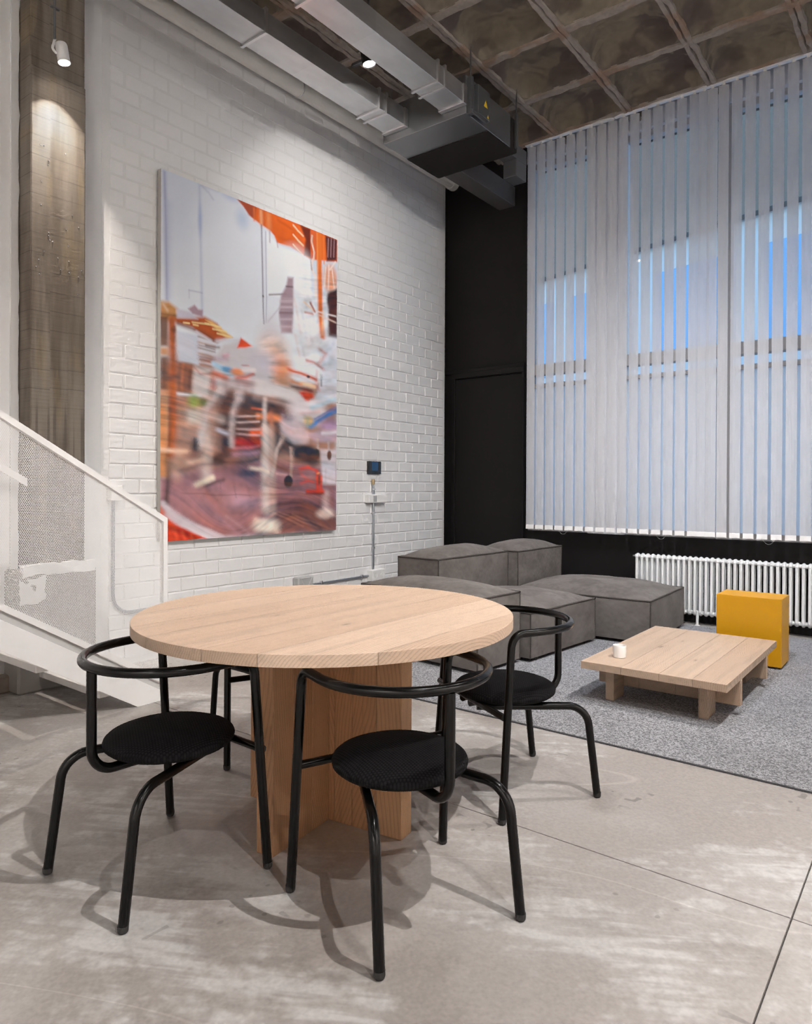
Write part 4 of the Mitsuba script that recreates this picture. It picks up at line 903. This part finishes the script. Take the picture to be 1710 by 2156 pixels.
# ------------------------------------------------------------------ modular sofa
def cushion(cx, cy, w, d, z0, z1, dome, rot, seed, bulge=0.010, nv=18):
    """upholstered block: flat sides, crowned top, piping along its top and upright edges"""
    nx_, ny_, nz = 26, 26, 10; V, F = [], []
    def pt(a, b, c):
        x, y, z = a * w / 2, b * d / 2, z0 + (z1 - z0) * c
        side = 1 - abs(2 * c - 1) ** 2.5
        x += math.copysign(1, a) * bulge * side * (1 - b ** 4) * (abs(a) > 0.999); y += math.copysign(1, b) * bulge * side * (1 - a ** 4) * (abs(b) > 0.999)
        if c > 0.999:
            e = (1 - abs(a) ** 2.6) * (1 - abs(b) ** 2.6); z += dome * e ** 0.75
        nz_ = meshkit.fbm(np.array([[x * 5 + seed, y * 5, z * 5]]), 3)[0] - 0.5
        edge = (1 - abs(a) ** 6) * (1 - abs(b) ** 6) if c > 0.999 else side
        z += 0.022 * nz_ * (c > 0.5) * max(edge, 0.25); x += 0.008 * nz_ * side; y += 0.008 * nz_ * side
        return [x, y, z]
    def grid(f, n1, n2, flip):
        o = len(V)
        for i in range(n1 + 1):
            for j in range(n2 + 1): V.append(pt(*f(i / n1, j / n2)))
        for i in range(n1):
            for j in range(n2):
                q = [o + i * (n2 + 1) + j, o + (i + 1) * (n2 + 1) + j, o + (i + 1) * (n2 + 1) + j + 1, o + i * (n2 + 1) + j + 1]
                if flip: q = q[::-1]
                F.extend([[q[0], q[1], q[2]], [q[0], q[2], q[3]]])
    S = lambda u: 2 * u - 1
    grid(lambda u, v: (S(u), S(v), 1.0), nx_, ny_, False); grid(lambda u, v: (S(u), S(v), 0.0), 4, 4, True)
    for s in (-1, 1):
        grid(lambda u, v: (s, S(u), v), ny_, nz, s < 0); grid(lambda u, v: (S(u), s, v), nx_, nz, s > 0)
    m = trimesh.Trimesh(np.array(V), np.array(F), process=False)
    def fin(q): rotz(q, rot); q.apply_translation([cx, cy, 0]); return q
    us = np.linspace(-1, 1, 21); top = [pt(u, -1, 1.0) for u in us] + [pt(1, u, 1.0) for u in us[1:]] + [pt(u, 1, 1.0) for u in us[::-1][1:]] + [pt(-1, u, 1.0) for u in us[::-1][1:-1]]
    pip = [tube(top, 0.0065, 8, closed=True)]
    for a in (-1, 1):
        for b in (-1, 1): pip.append(tube([pt(a, b, c) for c in np.linspace(0.0, 0.995, 8)], 0.005, 8))
    return fin(m), fin(cat_m(pip))
def block(key, *a, **k):
    m, p = cushion(*a, **k); add(key, m, 'suede', 40); add(key + '__piping', p, 'suede_dark', True)
block('sofa_module__seat', -2.605, 4.715, 0.87, 0.90, 0.035, 0.340, 0.075, -5.0, 3)
block('sofa_module__backrest', -3.235, 4.855, 0.40, 1.00, 0.035, 0.632, 0.075, -2.0, 5)
block('sofa_module_001__seat', -2.330, 5.660, 1.15, 0.93, 0.035, 0.342, 0.085, 2.0, 7)
block('sofa_module_001__backrest', -3.120, 5.760, 0.42, 0.80, 0.035, 0.632, 0.075, -2.0, 9)
block('ottoman__body', -2.820, 4.010, 1.05, 0.47, 0.035, 0.484, 0.065, -5.0, 11)
for key, pts in (('sofa_module', ((-2.24, 4.33), (-3.05, 4.35), (-2.2, 5.05))), ('sofa_module_001', ((-1.84, 5.27), (-1.84, 6.03), (-2.8, 6.03))), ('ottoman', ((-2.36, 3.83), (-3.28, 3.88), (-2.33, 4.16)))):
    for i, (x, y) in enumerate(pts): add(num(key + '__foot', i), lathe([(0, 0.009), (.022, .009), (.022, .045), (0, .045)], 16, (x, y, 0)), 'black_rubber')
tag('sofa_module', 'grey-brown suede sofa seat with backrest in the middle of the sofa', 'sofa')
tag('sofa_module_001', 'grey-brown suede sofa seat at the far end, its front reaching towards the yellow block', 'sofa')
tag('ottoman', 'grey-brown suede block at the near end of the sofa, just behind the dining table', 'ottoman')

# ------------------------------------------------------------------ radiator
SEC = 0.0458; rx0 = -2.228; RZ0, RZ1, RYC = 0.088, 0.588, 6.330
def rad_section():
    ms = []
    for y in (-0.030, 0.030): ms.append(tube([[0, y, RZ0 + 0.03], [0, y, RZ1 - 0.03]], 0.0125, 12, caps=False))
    for z, s in ((RZ0 + 0.03, -1), (RZ1 - 0.03, 1)):
        a = np.linspace(0, PI, 11); ms.append(tube([[0, -0.030 * math.cos(t), z + s * 0.022 * math.sin(t)] for t in a], 0.0145, 12))
        ms.append(tube([[-SEC / 2, 0, z + s * 0.008], [SEC / 2, 0, z + s * 0.008]], 0.017, 12))
    return cat_m(ms)
rd = mikit.ply(rad_section(), 'radiator_white', 40)
for i in range(44): scene[num('radiator__section', i)] = {**rd, 'to_world': T().translate([rx0 + i * SEC, RYC, 0])}
for i, x in enumerate((-1.700, -0.46)): add(num('radiator__leg', i), cat_m([tube([[x, RYC - 0.03, 0.0], [x, RYC - 0.03, 0.13]], 0.012, 14), lathe([(0, 0), (.022, 0), (.022, .006), (0.012, .012)], 16, (x, RYC - 0.03, 0))]), 'radiator_white', 40)
add('radiator__air_vent', tube([[rx0 - 0.045, RYC, RZ1 - 0.022], [rx0 - 0.02, RYC, RZ1 - 0.022]], 0.008, 12), 'galv_edge')
tag('radiator', 'long white column radiator under the window blind', 'radiator')

# ------------------------------------------------------------------ vertical blind
BYP, BZ0, BZ1, SW, SP = 6.262, 0.772, 4.560, 0.0800, 0.1033
def slat_mesh(z0, z1, w, t=0.0):
    xs_ = np.linspace(-w / 2, w / 2, 5); V, F = [], []
    for z in (z0, z1):
        for x in xs_: V.append([x, -0.007 * (1 - (2 * x / w) ** 2), z])
    for i in range(4): F += [[i, i + 1, 6 + i], [i, 6 + i, 5 + i]]
    return trimesh.Trimesh(np.array(V), np.array(F), process=False)
SLAT = mikit.ply(slat_mesh(BZ0 + 0.04, BZ1, SW), 'slat_fabric')
HEM = mikit.ply(cat_m([cbox(-SW / 2, SW / 2, -0.0085, -0.0045, BZ0, BZ0 + 0.043, 0.001), ]), 'slat_hem')
HOOK = mikit.ply(cbox(-0.012, 0.012, -0.004, 0.002, BZ1 - 0.01, BZ1 + 0.022, 0.002), 'white_plastic')
xc = -3.288; k = 0
while xc < 1.35:
    a = 13.0 + float(rng.uniform(-1.6, 1.6)); to = T().translate([xc, BYP, 0]).rotate([0, 0, 1], a)
    scene[num('vertical_blind__slat', k)] = {**SLAT, 'to_world': to}; scene[num('vertical_blind__slat', k) + '__hem'] = {**HEM, 'to_world': to}; scene[num('vertical_blind__slat', k) + '__hook'] = {**HOOK, 'to_world': to}
    k += 1; xc += SP if k not in (16, 17, 18) else (0.078, 0.070, 0.088)[k - 16]
NS = k
add('vertical_blind__headrail', cbox(-3.355, 1.40, BYP - 0.024, BYP + 0.024, 4.580, 4.612, 0.004), 'white_metal')
ch = []
xc = -3.288
for i in range(NS - 1):
    x0 = xc; xc += SP if (i + 1) not in (16, 17, 18) else (0.078, 0.070, 0.088)[i + 1 - 16]
    sag = 0.012 if i % 9 != 3 else 0.05
    t = np.linspace(0, 1, 7); ch.append(tube([[x0 + (xc - x0) * u, BYP - 0.012, BZ0 + 0.012 - sag * 4 * u * (1 - u)] for u in t], 0.0011, 5))
add('vertical_blind__bead_chain', cat_m(ch), 'white_plastic')
tag('vertical_blind', 'white vertical slat blind hanging across the tall window', 'blind')

# ------------------------------------------------------------------ carousel print
add('wall_print', cbox(-4.288, ART_X - 0.0005, ART_Y0, ART_Y0 + ART_W, ART_Z1 - ART_H, ART_Z1, 0.001), 'art_edge')
am = trimesh.Trimesh([[ART_X, ART_Y0, ART_Z1 - ART_H], [ART_X, ART_Y0 + ART_W, ART_Z1 - ART_H], [ART_X, ART_Y0 + ART_W, ART_Z1], [ART_X, ART_Y0, ART_Z1]], [[0, 1, 2], [0, 2, 3]], process=False)
add('wall_print__picture', am, 'art_print', False, uv=np.array([[0, 0], [1, 0], [1, 1], [0, 1.0]]))
tag('wall_print', 'large blurred orange and white photo print of carousel horses on the brick wall', 'picture')

# ------------------------------------------------------------------ wall panel, sockets, conduit
def boxx(x1, y0, y1, z0, z1, b=0.003, x0=-4.298): return cbox(x0, x1, y0, y1, z0, z1, b)
add('control_panel__case', boxx(-4.278, 4.950, 5.134, 1.305, 1.424, 0.002), 'black_rubber')
add('control_panel__glass', cbox(-4.279, -4.2765, 4.952, 5.132, 1.307, 1.422, 0.0008), 'screen_glass')
add('control_panel__display', cbox(-4.2768, -4.2758, 4.995, 5.085, 1.335, 1.420, 0.0), 'screen_blue')
tag('control_panel', 'small black touch panel with a dark blue screen on the brick wall', 'control panel')
add('junction_box__body', boxx(-4.245, 4.925, 5.185, 1.033, 1.112, 0.004), 'white_plastic')
add('junction_box__flap', cbox(-4.247, -4.243, 5.055, 5.165, 1.040, 1.105, 0.002), 'white_metal')
add('junction_box__port', cbox(-4.246, -4.2435, 4.985, 5.035, 1.043, 1.100, 0.001), 'grey_plastic')
tag('junction_box', 'white surface switch box under the touch panel', 'switch')
add('cable_gland__stem', cat_m([tube([[-4.28, 5.022, 1.112], [-4.28, 5.022, 1.215]], 0.008, 14), tube([[-4.28, 5.040, 1.112], [-4.28, 5.028, 1.19]], 0.006, 12)]), 'conduit_steel', 40)
add('cable_gland__cap', lathe([(0, 1.205), (.014, 1.205), (.016, 1.215), (.016, 1.250), (.013, 1.256), (0, 1.256)], 20, (-4.279, 5.020, 0)), 'brass', 40)
add('cable_gland__clip', cbox(-4.29, -4.262, 5.012, 5.045, 1.155, 1.167, 0.003), 'galv_edge')
tag('cable_gland', 'short steel cable stub with a brass cap above the switch box', 'conduit')
add('steel_conduit__pipe', tube([[-4.283, 5.030, 1.035], [-4.283, 5.030, 0.405]], 0.010, 16), 'conduit_steel', 40)
for i, z in enumerate((0.93, 0.60)): add(num('steel_conduit__clip', i), cbox(-4.294, -4.270, 5.014, 5.046, z, z + 0.016, 0.003), 'galv_edge')
tag('steel_conduit', 'vertical grey steel conduit between the switch box and the double socket', 'conduit')
add('double_socket__body', boxx(-4.232, 4.958, 5.150, 0.298, 0.405, 0.004), 'white_plastic')
for i, y in enumerate((5.010, 5.100)):
    m = lathe([(0, 0.0), (0.017, 0.0), (0.019, 0.009), (0.024, 0.009), (0.024, 0.0), (0.0245, 0.0)], 24); m.apply_transform(trimesh.transformations.rotation_matrix(PI / 2, [0, 1, 0])); m.apply_translation([-4.2395, y, 0.352]); add(num('double_socket__socket', i), m, 'ceramic', 40)
for i, y in enumerate((4.985, 5.02, 5.06, 5.095)): add(num('double_socket__cable', i), tube([[-4.27, y, 0.30], [-4.272, y, 0.22], [-4.285, y + .004, 0.02]], 0.008, 10), 'grey_plastic', 40)
tag('double_socket', 'white double power socket low on the brick wall behind the sofa', 'socket')
cpath = fillet([[-4.283, 4.965, 0.352], [-4.283, 4.20, 0.346]], 0.01)
add('steel_conduit_001__pipe', tube([[-4.283, 4.962, 0.352], [-4.283, 4.185, 0.348]], 0.010, 16), 'conduit_steel', 40)
for i, y in enumerate((4.86, 4.33)): add(num('steel_conduit_001__clip', i), cbox(-4.296, -4.268, y, y + 0.016, 0.332, 0.370, 0.003), 'galv_edge')
tag('steel_conduit_001', 'horizontal steel conduit from the grey junction box to the double socket', 'conduit')
add('junction_box_001__body', boxx(-4.226, 4.015, 4.195, 0.255, 0.435, 0.010), 'grey_plastic')
sign = cat_m([tube([[-4.224, 4.04, 0.425], [-4.224, 4.17, 0.425], [-4.224, 4.105, 0.315], [-4.224, 4.04, 0.425]], 0.0022, 6)])
add('junction_box_001__triangle_mark', sign, 'white_plastic')
tag('junction_box_001', 'grey junction box with a raised triangle behind the dining table', 'junction box')
add('steel_conduit_002__pipe', tube(fillet([[-4.283, 4.02, 0.350], [-4.283, 2.427, 0.350], [-4.283, 2.427, 1.10]], 0.13, 14), 0.011, 16), 'conduit_steel', 40)
for i, y in enumerate((3.86, 3.2, 2.72)): add(num('steel_conduit_002__clip', i), cbox(-4.296, -4.268, y, y + 0.016, 0.332, 0.370, 0.003), 'galv_edge')
tag('steel_conduit_002', 'bent steel conduit on the wall behind the perforated stair balustrade', 'conduit')
add('junction_box_002__body', boxx(-4.236, 2.385, 2.47, 1.09, 1.19, 0.005), 'white_plastic')
tag('junction_box_002', 'small white box at the top of the bent conduit behind the balustrade', 'junction box')

# ------------------------------------------------------------------ stair with perforated balustrade
SX, SLOPE = -3.44, 0.6205
zb = lambda y: 0.430 - SLOPE * (y - 1.399)                     # underside of the stringer
yt = 0.35                                                      # where the modelled flight ends, outside the frame
def stringer(x0, x1):
    return prism_yz([(2.092, 0.0), (2.246, 0.0), (2.250, 0.047), (yt, zb(yt) + 0.144), (yt, zb(yt))], x0, x1)
add('staircase__stringer', stringer(SX - 0.012, SX), 'white_metal'); add('staircase__stringer_001', stringer(-4.252, -4.240), 'white_metal')
def web(x0, x1): return prism_yz([(2.246, 0.030), (2.246, 0.085), (yt, zb(yt) + 0.2), (yt, zb(yt) + 0.125)], x0, x1)
add('staircase__web_plate', web(SX - 0.020, SX - 0.014), 'web_shade_grey')
for i in range(5):
    y1 = 2.19 - 0.318 * i; z = 0.075 + SLOPE * 0.318 * i
    add(num('staircase__tread', i), cbox(-4.240, SX - 0.032, y1 - 0.298, y1, z + 0.01, z + 0.05, 0.003), 'white_metal')
zt_ = lambda y: 1.536 - 0.6045 * (y - 1.397)
RB = lambda y: zb(y) + 0.187
def bal(pts, x0=SX - 0.018, x1=SX + 0.004): return prism_yz(pts, x0, x1)
add('staircase__balustrade__top_rail', bal([(yt, zt_(yt)), (2.268, zt_(2.268)), (2.268, zt_(2.268) - 0.034), (yt, zt_(yt) - 0.034)], SX - 0.03, SX + 0.006), 'white_metal')
add('staircase__balustrade__end_post', bal([(2.243, 0.034), (2.268, 0.034), (2.268, zt_(2.268) - 0.02), (2.243, zt_(2.243) - 0.02)], SX - 0.03, SX + 0.006), 'white_metal')
add('staircase__balustrade__bottom_rail', bal([(yt, RB(yt)), (yt, RB(yt) + 0.034), (2.243, RB(2.243) + 0.034), (2.243, RB(2.243))], SX - 0.022, SX + 0.0), 'white_metal')
def perforated(pitch=0.0086, ro=0.395):
    y0, y1 = yt, 2.244; dy, dz = pitch, pitch * math.sqrt(3) / 2
    ii = np.arange(int((y1 - y0) / dy) + 1); jj = np.arange(int(2.4 / dz) + 1)
    I, J = np.meshgrid(ii, jj); yy = (y0 + (I + 0.5 * (J % 2)) * dy).ravel(); zz = (J * dz).ravel()
    ok = (zz < zt_(yy) - 0.024) & (zz > RB(yy) + 0.018) & (yy < y1); yy, zz = yy[ok], zz[ok]; n = len(yy)
    a = np.arange(6) * PI / 3 + PI / 6; R_ = pitch / math.sqrt(3)
    O = np.stack([yy[:, None] + R_ * np.cos(a), zz[:, None] + R_ * np.sin(a)], -1); N = np.stack([yy[:, None] + pitch * ro * np.cos(a), zz[:, None] + pitch * ro * np.sin(a)], -1)
    P = np.concatenate([O, N], 1).reshape(-1, 2); V = np.column_stack([np.full(len(P), SX - 0.010), P]); b = np.arange(n)[:, None] * 12; F = []
    for k in range(6):
        l = (k + 1) % 6; F += [b + [k, l, 6 + l], b + [k, 6 + l, 6 + k]]
    return trimesh.Trimesh(V, np.vstack(F), process=False)
add('staircase__balustrade__perforated_sheet', perforated(), 'white_mesh')
hp = [[-4.19, yt, 1.233 - 0.588 * (yt - 1.80)], [-4.19, 2.140, 1.033], [-4.19, 2.140, 0.912], [-4.19, 2.078, 0.930]]
hm = []
for a, b in zip(hp[:-1], hp[1:]):
    a, b = np.array(a), np.array(b); d = b - a; L_ = np.linalg.norm(d); m = cbox(-0.006, 0.006, -0.02, L_ + 0.02, -0.020, 0.020, 0.002)
    m.apply_transform(trimesh.transformations.rotation_matrix(math.atan2(d[2], d[1]), [1, 0, 0])); m.apply_translation(a); hm.append(m)
add('staircase__handrail', cat_m(hm), 'white_metal')
tag('staircase', 'white steel stair with a perforated sheet balustrade along the brick wall', 'staircase')
add('wall_left__plinth', cat_m([cbox(-4.33, -4.245, -1.0, 1.82, 0, 0.10, 0.01), cbox(-4.36, -4.27, 1.82, 2.34, 0, 0.14, 0.02)]), 'rib_concrete')

# ------------------------------------------------------------------ ceiling services
add('ceiling_pipe__tube', tube([[-4.225, -3.0, 4.440], [-4.225, 6.20, 4.440]], 0.062, 28), 'pipe_white', 40)
add('ceiling_pipe__end_cap', lathe([(0, 0), (.072, 0), (.072, .075), (.064, .082), (0, .082)], 28), 'pipe_white', 40, T().translate([-4.225, 6.20, 4.440]).rotate([1, 0, 0], -90))
for i, y in enumerate((1.1, 2.55, 4.0, 5.5)): add(num('ceiling_pipe__clip', i), tube([[-4.225 + .065 * math.cos(a), y, 4.44 + .065 * math.sin(a)] for a in np.linspace(0, 2 * PI, 25)[:-1]], 0.006, 8, closed=True), 'galv_edge')
tag('ceiling_pipe', 'white pipe with an end cap running along the top of the brick wall', 'pipe')
def duct(key, xl, xr, zb_, zt, y0, y1, joints, label):
    add(key + '__body', cbox(xl, xr, y0, y1, zb_, zt, 0.002), 'galvanised')
    k = 0
    for y in joints:
        f = 0.016
        fl = cat_m([cbox(xl - f, xr + f, y, y + 0.022, zb_ - f, zb_ + .001, 0.002), cbox(xl - f, xr + f, y, y + 0.022, zt - .001, zt + f, 0.002), cbox(xl - f, xl + .001, y, y + 0.022, zb_ - f, zt + f, 0.002), cbox(xr - .001, xr + f, y, y + 0.022, zb_ - f, zt + f, 0.002)])
        add(num(key + '__flange', k), fl, 'galv_edge'); k += 1
    tag(key, label, 'duct', 'ducts along the brick wall')
D1, D2 = (-3.785, -3.560), (-3.205, -2.985)
duct('ventilation_duct', *D1, 4.170, 4.310, -3.2, 4.545, (1.55, 3.055, 4.215, 4.305), 'galvanised ceiling duct nearest the brick wall')
duct('ventilation_duct_001', *D2, 4.170, 4.310, -3.2, 4.545, (1.65, 3.005, 4.195, 4.285), 'galvanised ceiling duct farther from the brick wall, right of the ceiling spot')
for i, (a, b) in enumerate((D1, D2)):
    add(num('ventilation_duct', i) + '__collar', cat_m([cbox(a - .012, b + .012, 4.545, 4.593, 4.158, 4.3105, 0.003)]), 'galv_edge')
AX0, AX1 = -3.822, -2.985
add('air_handler__plenum', cbox(AX0, AX1, 4.595, 4.935, 4.100, 4.400, 0.003), 'galvanised_dull')
add('air_handler__body', cbox(AX0, AX1 - 0.004, 4.935, 5.300, 4.103, 4.385, 0.003), 'galvanised_dull')
add('air_handler__insulation', cbox(AX0 + 0.004, AX1 - 0.006, 4.925, 5.40, 4.092, 4.1035, 0.001), 'black_foam')
add('air_handler__black_collar', cbox(AX0 + 0.004, AX1 - 0.006, 5.300, 5.42, 4.098, 4.375, 0.003), 'black_foam')
add('air_handler__control_box', cbox(AX1 - 0.004, AX1 + 0.035, 4.72, 4.90, 4.145, 4.375, 0.004), 'dark_steel')
tri = trimesh.Trimesh([[AX1 + 0.0365, 4.80, 4.23], [AX1 + 0.0365, 4.86, 4.23], [AX1 + 0.0365, 4.83, 4.29]], [[0, 1, 2]], process=False)
tri2 = tri.copy(); tri2.vertices = (tri2.vertices - [AX1, 4.83, 4.25]) * [1, .5, .5] + [AX1, 4.865, 4.165]
add('air_handler__warning_label', tri, 'warning_yellow'); add('air_handler__warning_label_001', tri2, 'warning_yellow')
for i, bx_ in enumerate((cbox(AX1 - .01, AX1 + 0.03, 4.62, 4.66, 4.10, 4.40, 0.002), cbox(AX1 + .0305, AX1 + 0.045, 4.62, 4.82, 4.10, 4.135, 0.003), cbox(AX1 + .0, AX1 + 0.025, 5.36, 5.39, 4.12, 4.42, 0.002))):
    add(num('air_handler__bracket', i), bx_, 'dark_steel')
for i, (x, y) in enumerate(((AX1 + .012, 4.64), (AX1 + .012, 5.375), (AX0 + .05, 4.64), (AX0 + .05, 5.375))): add(num('air_handler__hanger_rod', i), tube([[x, y, 4.30], [x, y, 4.74]], 0.006, 8), 'dark_steel')
tag('air_handler', 'boxy metal air-handling unit hung from the ceiling where both ducts end', 'air conditioner')
add('return_duct__body', cbox(-3.20, -3.06, 5.421, 5.73, 4.121, 4.25, 0.003), 'dark_steel')
add('return_duct__drop', cbox(-3.195, -3.062, 5.54, 5.728, 3.97, 4.1205, 0.003), 'dark_steel')
tag('return_duct', 'dark metal duct elbow between the air handler and the blind', 'duct')
add('ceiling_beam', cbox(-3.76, -3.57, 5.42, 6.44, 4.10, 4.30, 0.004), 'frame_dark')
tag('ceiling_beam', 'dark box beam behind the air handler, above the door', 'beam')

# ------------------------------------------------------------------ lamps
scene['lens_glow'] = principled((0.8, 0.8, 0.8), 0.3)
def spot_lamp(key, name, label, cat, body_len=0.13, r=0.042, visible_pole=None, finish='white_metal'):
    pos, tgt, col, cut, beam = LAMPS[name]; pos, tgt = np.array(pos), np.array(tgt); d = (tgt - pos) / np.linalg.norm(tgt - pos)
    scene['light_' + name] = {'type': 'spot', 'to_world': T().look_at(origin=pos.tolist(), target=tgt.tolist(), up=[0.01, 1, 0.02]), 'intensity': rgb(col), 'cutoff_angle': float(cut), 'beam_width': float(beam)}
    ax = d if name not in ('column', 'wall') else np.array([0.13, 0.11, -1.0]) / np.linalg.norm([0.13, 0.11, -1.0])
    rot = trimesh.geometry.align_vectors([0, 0, -1], ax)
    def place(m): m.apply_transform(rot); m.apply_translation(pos - ax * 0.012); return m
    add(key + '__body', place(lathe([(r * .93, 0.006), (r, 0.0), (r, body_len), (r * .9, body_len + 0.012), (0, body_len + 0.014)], 28)), finish, 40)
    lens = lathe([(0, 0.010), (r * .93, 0.006)], 28); lens.fix_normals(); lens = place(lens)
    if (lens.face_normals @ ax).mean() < 0: lens.invert()
    d_ = mikit.ply(lens, 'lens_glow'); d_['emitter'] = {'type': 'area', 'radiance': rgb(np.maximum(col / max(col.max(), 1e-6), .8) * (600 if name in ('table', 'lounge') else 70))}; scene[key + '__lens'] = d_
    if name not in ('column', 'wall', 'table', 'lounge'): d_.pop('emitter')
    top = pos - ax * (body_len * 0.6)
    hub = np.array([top[0] - 0.0, top[1], top[2] + 0.085])
    if name == 'column':
        br = tube(fillet([pos - ax * 0.05 + [0.0, -0.040, 0], pos + [0.01, -0.075, 0.055], pos + [0.01, -0.060, 0.115], pos - ax * 0.10 + [0, -0.04, 0.02]], 0.012, 4), 0.007, 8)
        add(key + '__bracket', br, finish, 40); add(key + '__rod', tube([pos + [0.01, -0.062, 0.10], [pos[0] + 0.01, pos[1] - 0.062, 4.755]], 0.0065, 10), 'dark_steel', 40)
        add(key + '__rod_clip', cbox(pos[0], pos[0] + 0.02, pos[1] - 0.085, pos[1] - 0.035, 3.875, 3.885, 0.001), 'dark_steel')
    else:
        add(key + '__stem', tube([top, hub, [hub[0], hub[1], 4.755]], 0.007, 10), finish if name not in ('wall',) else 'dark_steel', 40)
    tag(key, label, cat)
spot_lamp('spotlight', 'column', 'white cylinder spotlight hanging in front of the concrete column', 'lamp', 0.098, 0.033)
spot_lamp('spotlight_001', 'wall', 'lit round ceiling spotlight between the two ducts', 'lamp', 0.10, 0.048, finish='black_paint')
add('lamp_track', cbox(-3.5595, -3.2055, 3.90, 3.925, 4.335, 4.36, 0.003), 'dark_steel'); tag('lamp_track', 'dark bar between the two ducts beside the lit ceiling spot', 'bar')
for i, (n_, lab) in enumerate((('table', 'white spotlight under the ceiling aimed at the dining table'), ('table2', 'unseen weaker spotlight under the ceiling beyond the one for the dining table, lighting it too'), ('lounge', 'white spotlight under the ceiling aimed at the coffee table'), ('stair', 'unseen spotlight under the ceiling, out of view, placed to light the stair'), ('near', 'unseen spotlight under the ceiling, out of view, placed to light the open floor'), ('blind', 'unseen cool spotlight under the ceiling, out of view, placed to light the window blind'), ('fill_washer', 'added fill spotlight aimed at the right wall for bounced light'), ('fill_washer2', 'added fill spotlight aimed at the wall behind the viewer for bounced light'), ('far', 'unseen spotlight under the ceiling, out of view, placed to light the brick wall'))):
    spot_lamp(num('unseen_spotlight', i), n_, lab, 'lamp')  # all out of view; those aimed at the pale walls are added fill

# ------------------------------------------------------------------ outside the window
add('courtyard', cbox(-30, 30, 6.75, 45, -0.3, -0.1, 0), 'paving'); struct('courtyard', 'pale paving outside the window')
fa = cbox(-14, 16, 0, 1.0, -0.1, 6.5, 0); fa2 = cbox(-14, 16, -0.25, 1.0, 6.5, 13.0, 0)
FR = lambda m: (rotz(m, -16), m.apply_translation([-3.0, 15.0, 0]))[0]
add('facade__white_wall', FR(fa), 'facade_white'); add('facade__dark_upper_wall', FR(fa2), 'facade_dark')
for i in range(7): add(num('facade__window', i), FR(cbox(-7 + i * 2.4, -5.2 + i * 2.4, -0.03, 0.02, 4.0, 5.9, 0.01)), 'facade_blue')
tag('facade', 'pale building front across the courtyard, seen dimly through the blind', 'building')
